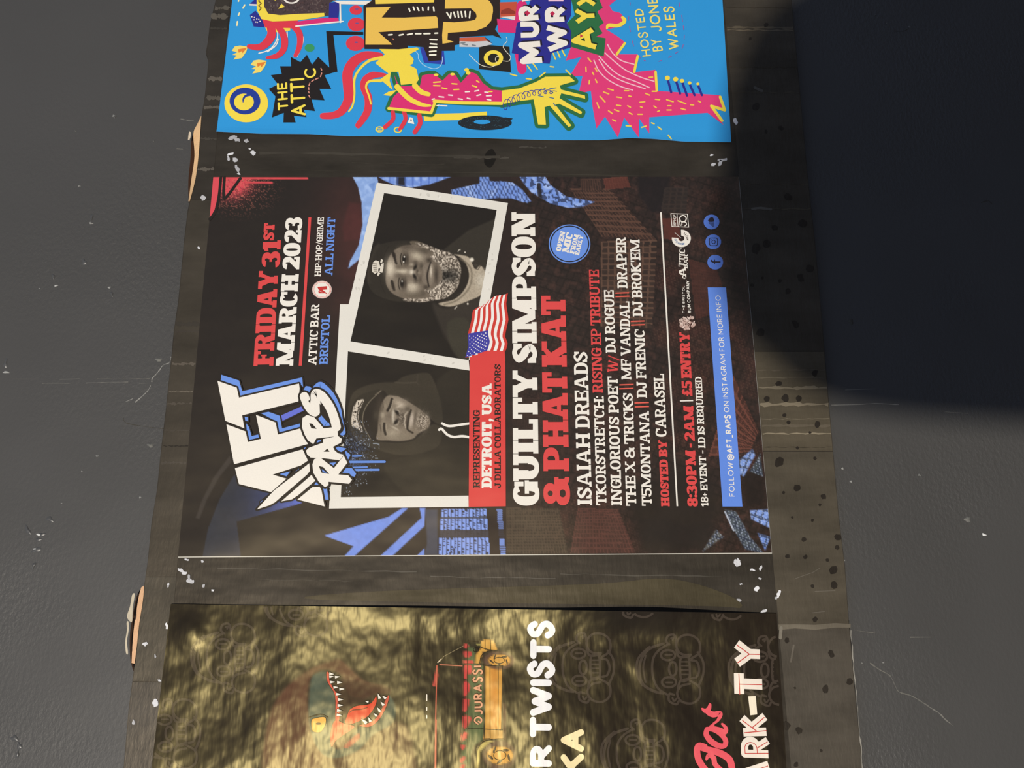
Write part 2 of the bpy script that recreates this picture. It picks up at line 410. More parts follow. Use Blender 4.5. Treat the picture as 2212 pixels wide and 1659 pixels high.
def arc(cx, cy, rx, ry, a0, a1, n=14):
    a = np.radians(np.linspace(a0, a1, n)); return [(cx + rx * math.cos(t), cy + ry * math.sin(t)) for t in a]
PEN = {                                            # pen strokes: width, list of strokes
    'A': (.74, [[(0, 0), (.37, 1), (.74, 0)], [(.13, .33), (.61, .33)]]),
    'B': (.56, [[(0, 0), (0, 1)], [(0, 1)] + arc(.27, .76, .24, .24, 90, -90, 9) + [(0, .52)], [(0, .52)] + arc(.3, .26, .26, .26, 90, -90, 9) + [(0, 0)]]),
    'C': (.72, [arc(.42, .5, .42, .5, 48, 312, 20)]),
    'D': (.68, [[(0, 0), (0, 1)] + arc(.22, .5, .46, .5, 90, -90, 14) + [(0, 0)]]),
    'E': (.5, [[(.5, 1), (0, 1), (0, 0), (.5, 0)], [(0, .51), (.44, .51)]]),
    'F': (.48, [[(.48, 1), (0, 1), (0, 0)], [(0, .5), (.42, .5)]]),
    'G': (.78, [arc(.42, .5, .42, .5, 46, 350, 22) + [(.83, .46), (.48, .46)]]),
    'H': (.66, [[(0, 0), (0, 1)], [(.66, 0), (.66, 1)], [(0, .5), (.66, .5)]]),
    'I': (.0, [[(0, 0), (0, 1)]]),
    'J': (.42, [[(.42, 1), (.42, .28)] + arc(.2, .26, .22, .26, 0, -150, 9)]),
    'K': (.6, [[(0, 0), (0, 1)], [(.56, 1), (0, .42)], [(.2, .6), (.6, 0)]]),
    'L': (.46, [[(0, 1), (0, 0), (.46, 0)]]),
    'M': (.82, [[(0, 0), (0, 1), (.41, .3), (.82, 1), (.82, 0)]]),
    'N': (.68, [[(0, 0), (0, 1), (.68, 0), (.68, 1)]]),
    'O': (.86, [arc(.43, .5, .43, .5, 0, 360, 30)]),
    'P': (.54, [[(0, 0), (0, 1)] + arc(.26, .73, .28, .27, 90, -90, 11) + [(0, .46)]]),
    'R': (.58, [[(0, 0), (0, 1)] + arc(.27, .74, .28, .26, 90, -90, 11) + [(0, .48)], [(.26, .48), (.58, 0)]]),
    'S': (.56, [[tuple(q) for q in catmull([(.53, .8), (.42, .95), (.26, 1), (.06, .87), (.08, .66), (.28, .54), (.5, .4), (.53, .18), (.3, 0), (.12, .04), (0, .2)], n=4)]]),
    'T': (.62, [[(0, 1), (.62, 1)], [(.31, 1), (.31, 0)]]),
    'U': (.64, [[(0, 1), (0, .34)] + arc(.32, .33, .32, .33, 180, 360, 13) + [(.64, 1)]]),
    'V': (.7, [[(0, 1), (.35, 0), (.7, 1)]]),
    'W': (1.02, [[(0, 1), (.26, 0), (.51, .9), (.76, 0), (1.02, 1)]]),
    'X': (.62, [[(0, 0), (.62, 1)], [(0, 1), (.62, 0)]]),
    'Y': (.64, [[(0, 1), (.32, .46), (.64, 1)], [(.32, .46), (.32, 0)]]),
    '-': (.36, [[(0, .46), (.36, .46)]]), '_': (.5, [[(0, -.12), (.5, -.12)]]),
    '0': (.6, [arc(.3, .5, .3, .5, 0, 360, 24)]), '5': (.5, [[(.46, 1), (.08, 1), (.04, .58)] + arc(.22, .32, .28, .32, 115, -140, 14)]),
    '@': (1.0, [arc(.5, .42, .5, .5, -50, 300, 30)[::-1], arc(.48, .42, .2, .22, 0, 360, 16), [(.68, .62), (.69, .3), (.84, .24), (.97, .4)]]),
}
def layout(t, font, asp, wt=None, gap=None, space=None, weights=None, slant=0, cap='flat', **k):
    """polygons of a line of capitals, cap height 1; asp = cap height / line length (for stroke proportions)"""
    out = []; x = 0.0
    if font == 'slab':
        p = dict(wt or MED); g = .045 if gap is None else gap
        for ch in t:
            if ch == ' ': x += space or .3; continue
            P, w = slab(ch, **p)
            for q in P: r = np.array(q, float); r[:, 0] += x; out.append(r)
            x += w + g
        return out, x - g
    wt = wt or .12; g = .17 if gap is None else gap; items = []
    for i, ch in enumerate(t):
        if ch == ' ': x += space or .34; continue
        w, S = PEN[ch]; ww = weights[i] if weights else wt
        items.append((x + ww / 2, S, ww)); x += w + ww + g
    tot = x - g; k2 = 1.0 / (asp * tot)              # horizontal squeeze the line will get
    for x0, S, ww in items:
        for s in S:
            p = np.array(s, float); p[:, 0] += x0
            if p[:, 1].min() >= 0: p[:, 1] = ww / 2 + p[:, 1] * (1 - ww)
            p[:, 0] *= k2
            closed = len(p) > 8 and np.hypot(*(p[0] - p[-1])) < 1e-6
            for q in ribbon(p[:-1] if closed else p, ww * min(1, k2 * 1.1), closed, cap):
                q = np.array(q); q[:, 0] /= k2; out.append(q)
    return out, tot
# ------------------------------------------------------------------ wall, floor, board
w1 = Zm(0, 0, 2.9625); w5 = Zm(0, 500, 2.963); w6 = Zm(0, 1060, 2.7696); w7 = Zm(1500, 0, 1.8427); w8 = Zm(1500, 760, 1.8455)
TB = 0.007                                             # board thickness: its face is y = 0, the wall y = TB
m_, t, b = mat_new('dark_wall_paint'); tc = N(t, 'ShaderNodeTexCoord').outputs['Object']
c0 = ramp(t, noise(t, tc, 3.5, 4), [(.3, (.0535, .053, .051)), (.7, (.0615, .061, .059))])
t.links.new(c0, b.inputs['Base Color']); b.inputs['Roughness'].default_value = .46; b.inputs['Specular IOR Level'].default_value = .22
n_ = bump(t, noise(t, tc, 6, 2), .004)
msk = ramp(t, noise(t, tc, 5, 2), [(.45, (.2,) * 3), (.65, (1,) * 3)])
n_ = bump(t, mul(t, noise(t, tc, 260, 3, .6, (1, 1, 1.6)), msk), .0008, n_)
t.links.new(n_, b.inputs['Normal']); M_WALL = m_
m_, t, b = mat_new('floor_boards'); tc = N(t, 'ShaderNodeTexCoord').outputs['Object']
t.links.new(ramp(t, noise(t, tc, 4, 5, .6, (1, 14, 1)), [(.3, (.05, .04, .032)), (.7, (.09, .07, .055))]), b.inputs['Base Color']); b.inputs['Roughness'].default_value = .5
M_FLOOR = m_
def box(name, x0, x1, y0, y1, z0, z1, mat, parent=None):
    v = [(x, y, z) for x in (x0, x1) for y in (y0, y1) for z in (z0, z1)]
    return new_mesh(name, v, [(0, 1, 3, 2), (4, 6, 7, 5), (0, 4, 5, 1), (2, 3, 7, 6), (0, 2, 6, 4), (1, 5, 7, 3)], mat, parent)
wall = tag(box('wall_back', -3.2, 3.2, TB, TB + .12, 0, 2.9, M_WALL), 'dark grey painted wall with scuffs', None, None, 'structure')
tag(box('floor', -3.2, 3.2, -3.6, TB, -.1, 0, M_FLOOR), 'dark boarded floor', None, None, 'structure')

def mat_ink(name, rough, scale_bump=None, spec=.4, mott=.25):
    m_, t, b = mat_new(name); tc = N(t, 'ShaderNodeTexCoord').outputs['Object']
    a = N(t, 'ShaderNodeVertexColor', layer_name='ink')
    g1_ = ramp(t, noise(t, tc, 42, 5, .6, (1, 1, .35)), [(.28, (1 - mott,) * 3), (.72, (1 + mott,) * 3)])
    mm = N(t, 'ShaderNodeMix', data_type='RGBA', blend_type='MULTIPLY'); mm.inputs[0].default_value = 1
    t.links.new(a.outputs[0], mm.inputs[6]); t.links.new(g1_, mm.inputs[7]); t.links.new(mm.outputs[2], b.inputs['Base Color'])
    b.inputs['Roughness'].default_value = rough; b.inputs['Specular IOR Level'].default_value = spec; b.inputs['Specular Tint'].default_value = (1, .86, .66, 1)
    n_ = None
    for sc, d, st in scale_bump or (): n_ = bump(t, noise(t, tc, sc, 3, .55, st), d, n_)
    if n_ is not None: t.links.new(n_, b.inputs['Normal'])
    return m_
M_BOARD = mat_ink('black_board_paint', .42, [(24, .0022, (1, 1, .5)), (260, .0002, (.25, 1, 1))], .22, .4)
M_TAPE = mat_ink('black_tape', .40, [(16, .0020, (1, 1, 1)), (330, .0002, (.3, 1, 1))], .28, .3)
M_MDF = mat_ink('torn_fibreboard', .85, [(900, .0006, (.4, 1, 1))], .2, .12)
M_FLECK = mat_ink('paper_scraps', .6, [(600, .0006, (1, 1, 1))], .4, .1)

LE = [(478, -120)] + [tuple(q) for q in np.concatenate([w1((1380, 0), (1342, 160), (1330, 270), (1318, 330), (1334, 395), (1310, 620), (1290, 740)), w1((1285, 790), (1278, 850), (1268, 1000), (1248, 1150), (1213, 1290)),
      w1((1202, 1340), (1182, 1500)), w5((1140, 450), (1112, 640), (1098, 790), (1060, 1150), (1030, 1400), (1005, 1650)), w6((905, 200), (884, 420), (862, 570), (853, 650), (830, 800), (806, 1035), (797, 1100), (770, 1300), (740, 1650))])] + [(258, 1740)]
LE = np.array(LE)
RE = np.array([(1692, -120)] + [tuple(q) for q in np.concatenate([w7((387, 0), (410, 250), (450, 690), (480, 960), (505, 1240), (535, 1600)), w8((545, 300), (575, 650), (600, 850), (615, 1060), (640, 1350), (670, 1650))])] + [(1872, 1740)])
le, re_ = at(LE), at(RE)
X0, X1 = -.95, .95
def extend(e):                                        # carry the edge on past the frame in both directions, straight
    d = e[-2] - e[1]; d = d / np.hypot(*d); a_ = e[0]; z_ = e[-1]
    return np.concatenate([[a_ - d * abs((X1 - a_[0]) / d[0])], e, [z_ + d * abs((z_[0] - X0) / d[0])]])
le, re_ = extend(le), extend(re_)
board = empty('poster_board', (0.0, 0.0, float(re_[:, 1].min())))
tag(board, 'long black painted fibreboard strip on the dark wall, carrying all three posters', 'board')
def slab_mesh(name, outline, y0, y1, mat, parent, col):
    q = np.asarray(outline); n = len(q); org = np.array(board.location)
    area = np.sum(q[:, 0] * np.roll(q[:, 1], -1) - np.roll(q[:, 0], -1) * q[:, 1])
    if area < 0: q = q[::-1]
    V = np.concatenate([np.stack([q[:, 0], np.full(n, y0), q[:, 1]], 1), np.stack([q[:, 0], np.full(n, y1), q[:, 1]], 1)]) - org
    Fc = [list(range(n)), list(range(2 * n - 1, n - 1, -1))] + [[i, n + i, n + (i + 1) % n, (i + 1) % n] for i in range(n)]
    return new_mesh(name, V, Fc, mat, parent, np.repeat(ink(col)[None], 2 * n, 0))
slab_mesh('panel', np.concatenate([le, re_[::-1]]), 0.0, TB - .0004, M_BOARD, board, (51, 47, 41))

# black tape laid along both long edges of the board
def on(a, b, y): return (a[0] + (b[0] - a[0]) * (y - a[1]) / (b[1] - a[1]), y)
TL = ((497, 0), (342.6, 1659)); TR = ((1563, 0), (1709, 1659))
def edge_x(E, y): return np.interp(y, E[:, 1], E[:, 0])
def tape(edge, inner, y0, y1, col, inset, extra=None, name='edge_tape'):
    ys = np.linspace(y0, y1, max(4, int((y1 - y0) / 30))); s = 1 if inset > 0 else -1
    o_ = [(edge_x(edge, y) + inset, y) for y in ys]; i_ = [on(*inner, y) for y in ys]; A = Art()
    for q in strip(np.array(o_), np.array(i_)): A.poly(q, col, 2)
    if extra: extra(A)
    return A.build(name, board, M_TAPE, 0.0)
rs = random.Random(11)
def smears(x0, x1, lst, col, j=1.0):
    def f(A):
        for y, w, k in lst:
            n = 17; xs = np.linspace(x0(y), x1(y), n)
            A.line([(x, y + rs.uniform(-1.3, 1.3)) for x in xs], [max(.4, w * rs.uniform(.15, 1.25)) for _ in xs], tuple(int(c * k) for c in col), 3, cap='flat')
    return f
xl0, xl1 = lambda y: edge_x(LE, y) + 3, lambda y: on(*TL, y)[0] - 1
xr0, xr1 = lambda y: on(*TR, y)[0] + 2, lambda y: edge_x(RE, y) - 2
T1, T2 = (60, 55, 47), (64, 60, 52)
tape(LE, TL, -110, 430, (52, 48, 42), 2.0, smears(xl0, xl1, [(18, 9, 1.0), (36, 12, 1.15), (62, 5, .8), (170, 10, 1.1), (212, 9, 1.0), (232, 7, 1.1), (300, 5, .8), (366, 7, 1.1)], (84, 79, 70)))
tape(LE, TL, 432, 1245, T1, 1.6, smears(xl0, xl1, [(700, 9, .75), (716, 5, .8), (786, 6, 1.15), (846, 3, 1.25), (872, 5, 1.0), (930, 3, .9), (963, 3, .5), (1000, 6, .9)], (74, 68, 60)))
tape(LE, TL, 1247, 1471, T2, 1.6); tape(LE, TL, 1473, 1735, (61, 58, 54), 1.6)
def blots(A, pts):
    for x, y, r in pts:
        q = ell(x, y, r, r * rs.uniform(.7, 1.3), 12, rot=rs.uniform(0, 90)); q = q + np.array([[rs.uniform(-.16, .16) * r, rs.uniform(-.16, .16) * r] for _ in q]); A.poly(q, (38, 34, 30), 4, True, 3)
def R1(A):
    smears(xr0, xr1, [(17, 2, .6), (60, 5, 1.0), (66, 3, 1.1), (146, 3, .7), (200, 3, .8), (398, 2, .8), (452, 3, .9)], (86, 78, 64))(A)
    blots(A, [tuple(w7.p(x, y)) + (r,) for x, y, r in ((222, 155, 3), (285, 100, 4), (245, 425, 7), (285, 525, 4), (372, 785, 9), (345, 510, 6), (320, 905, 7), (245, 990, 9), (287, 970, 8), (430, 890, 8), (422, 1105, 8), (460, 1070, 8), (340, 1118, 4), (372, 1160, 6), (270, 1107, 3), (403, 1290, 9), (262, 1325, 8), (230, 1135, 4))])
    for p, w in ((((230, 832), (262, 828), (305, 834)), 5), (((240, 350), (268, 362)), 6)): A.line(w7(p), w, (92, 88, 80), 4)
tape(RE, TR, -110, 758, T1, -1.2, R1)
def R2(A):
    smears(xr0, xr1, [(838, 7, 1.15), (874, 10, 1.2), (905, 3, 1.0), (920, 6, .9), (937, 3, 1.25), (800, 3, .9), (816, 2, 1.0), (966, 2, .5)], (100, 92, 77))(A)
    blots(A, [tuple(w8.p(x, y)) + (r,) for x, y, r in ((480, 85, 6), (335, 128, 7), (362, 185, 8), (288, 188, 6), (415, 187, 6), (358, 253, 4), (490, 290, 6), (375, 282, 4), (460, 322, 3))])
tape(RE, TR, 760, 974, (78, 71, 58), -1.2, R2)
def R3(A):
    blots(A, [tuple(w8.p(x, y)) + (r,) for x, y, r in ((338, 440, 9), (410, 383, 4), (480, 425, 4), (408, 543, 7), (515, 577, 6), (500, 610, 3), (436, 748, 5), (442, 818, 4), (572, 740, 7), (568, 780, 5), (553, 870, 8), (555, 930, 8), (470, 935, 4), (480, 1068, 5), (355, 562, 3), (390, 660, 3), (470, 672, 3), (530, 830, 4), (370, 815, 4))])
    for p in (((440, 890), (470, 880), (500, 862)), ((400, 905), (440, 890)), ((470, 1040), (520, 1035)), ((480, 955), (560, 952))): A.line(w8(p), 1.6, (96, 90, 80), 4)
tape(RE, TR, 976, 1350, (75, 69, 58), -1.2, R3)
def R4(A):
    A.line(w8((335, 1098), (400, 1094), (480, 1098), (560, 1090), (622, 1092)), [12, 9, 11, 10, 8], (104, 97, 84), 4, cap='flat'); A.line(w8((395, 1170), (384, 1235)), 4, (96, 90, 80), 4); A.line(w8((345, 1100), (342, 1140)), 7, (120, 114, 102), 4)
    blots(A, [tuple(w8.p(x, y)) + (r,) for x, y, r in ((545, 1205, 8), (522, 1345, 7), (417, 1510, 8), (368, 1150, 5), (400, 1340, 3), (365, 1490, 9), (505, 1590, 4), (405, 1645, 5), (618, 1315, 7))])
    A.line(w8([(622 + 48 * k + rs.uniform(-2, 2), 1110 + 550 * k) for k in np.linspace(0, 1, 26)]), [rs.uniform(.2, 3) for _ in range(26)], (140, 136, 126), 4, cap='flat')
tape(RE, TR, 1352, 1735, (72, 67, 59), -1.2, R4)

# torn edge of the board: pale fibre core, dark gap and the curled skin beside it
def wedge(name, inner, outer, col, y_in, y_out, mat=M_MDF):
    a_, c_ = at(inner), at(outer, .003); n = len(a_); org = np.array(board.location)
    V = np.concatenate([np.stack([a_[:, 0], np.full(n, y_in), a_[:, 1]], 1), np.stack([c_[:, 0], np.full(n, y_out), c_[:, 1]], 1)]) - org
    return new_mesh(name, V, [[i, i + 1, n + i + 1, n + i] for i in range(n - 1)], mat, board, np.repeat(ink(col)[None], 2 * n, 0), True)
wedge('torn_core', catmull(w1((1290, 742), (1283, 850), (1272, 1000), (1252, 1150), (1216, 1290)), n=5), catmull(w1((1262, 800), (1238, 860), (1246, 1000), (1226, 1150), (1207, 1290)), n=5), (226, 186, 138), -.0006, .0026)
wedge('torn_gap', catmull(w1((1262, 800), (1240, 860), (1247, 1000), (1228, 1150), (1208, 1290)), n=5), catmull(w1((1252, 800), (1220, 870), (1212, 1000), (1198, 1150), (1200, 1290)), n=5), (62, 38, 24), .0026, .0055)
wedge('torn_skin', catmull(w1((1224, 850), (1222, 880), (1215, 900)), n=5), catmull(w1((1216, 850), (1211, 880), (1208, 905)), n=5), (228, 208, 178), -.001, .001)
wedge('torn_core', catmull(w6((864, 568), (858, 650), (836, 790), (824, 900), (808, 1035)), n=5), catmull(w6((848, 578), (832, 640), (808, 790), (797, 900), (790, 1030)), n=5), (226, 180, 138), -.0006, .0022)
wedge('torn_gap', catmull(w6((848, 570), (832, 640), (808, 790), (797, 900), (788, 1020), (800, 1095)), n=5), catmull(w6((836, 580), (806, 640), (776, 790), (766, 900), (772, 1020), (794, 1095)), n=5), (58, 40, 28), .0022, .0056)
for q in (((818, 620), (806, 700), (803, 778), (790, 782), (772, 752), (790, 690), (802, 625)), ((780, 782), (782, 830), (772, 900), (778, 972), (766, 968), (762, 900), (772, 830), (770, 790))):
    A = Art(); A.poly(w6(q), (196, 184, 160), 40, True, 4); tag(A.build('torn_skin', board, M_MDF, 0.0), 'pale curled paint skin on the torn edge')
wedge('torn_gap', catmull(w1((1336, 280), (1326, 330), (1336, 385)), n=4), catmull(w1((1326, 285), (1314, 330), (1330, 388)), n=4), (36, 28, 22), -.0002, .005)

# white paper scraps and glue left on the board
FL = [(503, 298, 10, 4), (512, 303, 6, 4), (498, 333, 7, 2.5), (508, 346, 6, 4.5), (494, 343, 2.5, 6), (547, 331, 6, 5), (533, 305, 5, 4), (513, 365, 4, 8), (516, 376, 4, 2.5), (439, 429, 5, 6), (430, 536, 2.5, 3), (540, 322, 3, 2), (1560, 346, 11, 3), (1556, 352, 4, 8), (1541, 356, 5, 3.5), (1589, 263, 4, 8), (1537, 336, 4, 2),
      (392, 1232, 8, 3), (399, 1238, 6, 3.5), (411, 1255, 8, 5), (409, 1248, 3, 7), (440, 1266, 3, 4), (438, 1213, 2.5, 3), (364, 1264, 2, 5), (314, 1391, 6, 4), (336, 1417, 2, 5), (361, 1352, 3, 7), (336, 1518, 5, 9), (289, 1560, 3, 6), (345, 1470, 4, 2), (1593, 1215, 7, 9), (1625, 1231, 6, 2), (1643, 1227, 2.5, 6), (1633, 1272, 6, 5), (1682, 1283, 4, 9), (1676, 1292, 3, 3), (1649, 1320, 8, 3), (1596, 1296, 6, 3), (1641, 1250, 4, 2), (1600, 1262, 3, 2), (460, 1275, 3, 2), (404, 1209, 5, 2)]
for k, (x, y, a_, b_) in enumerate(FL):
    n = 11; q = ell(x, y, a_, b_, n, rot=rs.uniform(-25, 25)); q = q + np.array([[rs.uniform(-.35, .35) * min(a_, b_), rs.uniform(-.35, .35) * min(a_, b_)] for _ in q]); A = Art(); g = rs.choice([188, 206, 222, 170]); q = catmull(q, True, 3); c = q.mean(0)
    P1, P0 = at(q), at(c + (q - c) * .72)
    for i in range(len(q)):                           # a little dome of torn paper
        j = (i + 1) % len(q); A.P.append(np.array([P1[i], P1[j], P0[j], P0[i]])); A.C.append(ink((g, g, g + 2))); A.L.append(6)
    A.P.append(P0); A.C.append(ink((g, g, g + 2))); A.L.append(7); A.build('paper_scrap', board, M_FLECK, 0.0)
# long faint smears on the bare board between the sheets
A = Art()
for y, x0, x1, w, k in ((330, 560, 1080, 7, 62), (340, 980, 1100, 5, 70), (318, 1120, 1180, 4, 72), (352, 760, 960, 3, 58), (1228, 470, 900, 3, 78), (1246, 930, 1200, 2, 86), (1252, 560, 760, 4, 64), (1240, 1210, 1560, 3, 74), (366, 560, 1500, 2, 60)):
    n = 14; A.line([(x, y + rs.uniform(-1.5, 1.5) + (x - x0) * .016) for x in np.linspace(x0, x1, n)], [max(.3, w * rs.uniform(.1, 1)) for _ in range(n)], (k, k - 4, k - 11), 1, cap='flat'); A.build('board_smear', board, M_BOARD, 0.0); A = Art()
A.poly([(1050, 330), (1064, 322), (1072, 340), (1060, 362), (1046, 352)], (26, 24, 21), 1, True); A.build('board_stain', board, M_BOARD, 0.0); A = Art(); A.poly([(1270, 1262), (1440, 1250), (1560, 1280), (1600, 1312), (1480, 1308), (700, 1296), (800, 1278)], (66, 60, 44), 1, True)
A.build('board_stain', board, M_BOARD, 0.0)

# scuffs, cracks and chips of the wall paint, glints painted over the blisters
A = Art(); AW = lambda q, w, c: [A.raw(at(p, TB), c, 2) for p in ribbon(q, w, cap='flat')]
def wob(z, q, n=4): return catmull(z(q) + np.array([[0, rs.uniform(-.6, .6)] for _ in q]), n=n)
for z, q, w, g in ((w5, ((270, 974), (360, 970), (450, 972)), 1.3, 112), (w5, ((550, 970), (700, 967), (820, 963)), 1.6, 122), (w5, ((380, 946), (510, 942)), 1.5, 118), (w5, ((620, 944), (780, 942), (960, 940)), 1.3, 106), (w5, ((890, 972), (940, 970)), 1.2, 116), (w5, ((80, 945), (250, 944)), 1, 94), (w5, ((800, 1092), (850, 1072)), 2.4, 140),
                  (w5, ((1095, 800), (1085, 838), (1045, 855), (1020, 890), (1000, 915), (975, 940), (972, 965)), 2.4, 146), (w5, ((965, 985), (945, 1020), (905, 1060), (865, 1095)), 2.6, 140), (w5, ((790, 1190), (810, 1225), (940, 1250), (1050, 1262)), 1.8, 58),
                  (w8, ((700, 1240), (735, 1265), (780, 1292), (800, 1330), (815, 1355), (862, 1370), (900, 1392), (935, 1415)), 3.4, 106), (w8, ((935, 1415), (975, 1440), (1000, 1465), (1030, 1490)), 3, 116), (w8, ((545, 212), (640, 210), (720, 206), (815, 210)), 2.2, 128), (w8, ((1000, 240), (1090, 246)), 2, 120), (w8, ((860, 1137), (945, 1138)), 3, 104), (w8, ((640, 1110), (720, 1120)), 2.2, 98), (w7, ((795, 124), (830, 124), (858, 108)), 2, 62), (w7, ((600, 1552), (720, 1548)), 1.6, 116), (w1, ((1155, 762), (1200, 768), (1240, 772)), 3, 112), (w1, ((1130, 952), (1172, 955)), 3, 102), (w7, ((1140, 806), (1170, 800), (1185, 812)), 2.4, 58)):
    q_ = wob(z, q); g = int(g * .93)
    AW(q_, [max(.25, w * rs.uniform(.15, 1.05)) for _ in q_], (g, g - 1, g - 6))
org = np.array([0, 0, 0]); V = []; Fc = []; C_ = []; k = 0
for q, c in zip(A.P, A.C):
    n = len(q); V.append(np.stack([q[:, 0], np.full(n, TB - .00008), q[:, 1]], 1)); Fc.append(list(range(k, k + n))); C_.append(np.repeat(c[None], n, 0)); k += n
new_mesh('scuff_marks', np.concatenate(V), Fc, M_FLECK, wall, np.concatenate(C_))
def lump(name, px, rx, ry, hgt, mat, rot=0, col=(96, 95, 92)):
    """a blister, a paint chip or a painted glint, a low irregular dome on the wall"""
    c = at(px, TB); s = .00033; V = [(c[0], TB - hgt, c[1])]; Fc = []; n = 14; rings = 4
    for r in range(1, rings + 1):
        f = r / rings; wv = math.cos(f * math.pi / 2)
        for k in range(n):
            a_ = 2 * math.pi * k / n; j = 1 + .22 * math.sin(3 * a_ + px[0]) + .12 * math.sin(5 * a_ + px[1]); dx, dy = rx * f * j * math.cos(a_), ry * f * j * math.sin(a_); r_ = math.radians(rot)
            V.append((c[0] - (dx * math.sin(r_) + dy * math.cos(r_)) * s, TB - hgt * wv + (.0003 if r == rings else 0), c[1] - (dx * math.cos(r_) - dy * math.sin(r_)) * s))
    Fc = [(0, 1 + (k + 1) % n, 1 + k) for k in range(n)]
    for r in range(rings - 1):
        for k in range(n): a_, b_ = 1 + r * n + k, 1 + r * n + (k + 1) % n; Fc.append((a_, b_, b_ + n, a_ + n))
    return new_mesh(name, V, Fc, mat, wall, np.repeat(ink(col)[None], len(V), 0), True)
m_, t, b = mat_new('chipped_gloss_paint'); b.inputs['Base Color'].default_value = (.06, .06, .058, 1); b.inputs['Roughness'].default_value = .36; M_CHIP = m_
for x, y, a_, b_, r in ((108, 1122, 11, 6, 30), (91, 1155, 10, 5, 0), (84, 1166, 9, 5, 0), (80, 1188, 13, 6, -20), (60, 1145, 14, 5, 55), (73, 1222, 4, 9, 20), (32, 1595, 10, 6, 20), (42, 1612, 9, 6, 60), (38, 1630, 4, 8, 10), (182, 566, 6, 10, -30), (115, 597, 4, 9, -25), (241, 635, 4, 8, -30), (198, 470, 4, 12, 0), (12, 785, 5, 14, 0), (248, 252, 4, 5, 0)): lump('paint_blister', (x, y), a_, b_, .0007, M_CHIP, r)
for x, y, a_, b_, g in ((121, 617, 5, 2.5, 176), (85, 623, 1.6, 1.6, 150), (236, 621, 4, 3, 150), (197, 482, 6, 3, 128), (171, 402, 4, 2, 132), (246, 250, 5, 3.5, 128), (13, 804, 8, 3, 160), (210, 985, 4, 2, 140), (177, 1018, 2.5, 1.8, 130), (85, 1155, 7, 3, 200), (80, 1188, 9, 4, 196), (108, 1121, 5, 3, 206), (133, 1087, 2, 1.6, 150), (2126, 1155, 6, 3, 214), (1820, 1012, 3, 3, 150), (1838, 1040, 3, 3, 150), (1986, 1026, 4, 3, 112), (2090, 1122, 8, 7, 104), (1891, 32, 3, 2, 88), (1915, 51, 3, 2.4, 92), (1964, 58, 3, 3, 98), (1881, 405, 2.4, 2, 92), (1838, 695, 7, 8, 66), (1814, 747, 2, 2, 92), (2120, 823, 3, 2, 84), (1908, 1431, 3, 2, 130), (1862, 1432, 2.4, 2, 120), (1822, 1210, 4, 2.5, 150), (163, 283, 3, 2, 100), (332, 305, 2, 1.6, 110), (303, 1074, 3, 3, 150), (343, 777, 9, 5, 104), (325, 962, 9, 5, 96)):
    lump('paint_chip_glint', (x, y), a_, b_, .0006, M_FLECK, rs.uniform(-20, 20), (g, g, g - 4))  # real chips; the palest, over blisters, are light glints put in as colour
# ------------------------------------------------------------------ the concert poster in the middle
WHITE = (238, 232, 220); RED = (219, 72, 72); BLUE = (104, 146, 226); INKB = (31, 25, 23)
a3 = Zm(380, 370, 3.6875); a4 = Zm(380, 780, 3.6875); a5 = Zm(740, 370, 3.6875); a6 = Zm(700, 780, 3.6864)
a7 = Zm(1080, 370, 3.6867); a8 = Zm(1080, 780, 3.6867); l5 = Zm(460, 800, 5.184); pf = Zm(780, 500, 7.9); pa = Zm(740, 790, 7.9)
i3 = Zm(1420, 440, 5.925)

def quv(X, Y, q):
    """inverse of a four-corner patch: u along q0->q1, v along q0->q3"""
    q = np.asarray(q, float); s = np.array([[0, 0], [1, 0], [1, 1], [0, 1]], float); A = []; b = []
    for (x, y), (u, v) in zip(q, s):
        A += [[x, y, 1, 0, 0, 0, -u * x, -u * y], [0, 0, 0, x, y, 1, -v * x, -v * y]]; b += [u, v]
    h = np.linalg.solve(np.array(A), np.array(b)); w = h[6] * X + h[7] * Y + 1
    return (h[0] * X + h[1] * Y + h[2]) / w, (h[3] * X + h[4] * Y + h[5]) / w
def facade(C, X, Y, q, nu, nv, wall, glass, amt=1.0, fu=.3, fv=.3, seed=0):
    u, v = quv(X, Y, q); ins = (u > 0) & (u < 1) & (v > 0) & (v < 1)
    fu_, fv_ = (u * nu) % 1, (v * nv) % 1
    rng = np.random.RandomState(seed); T = rng.rand(97)
    k = T[(np.floor(u * nu).astype(int) * 7 + np.floor(v * nv).astype(int) * 13) % 97]
    win = (fu_ > fu) & (fv_ > fv)
    mix(C, ins * amt, wall); mix(C, (ins & win) * amt * (.55 + .45 * k), glass)

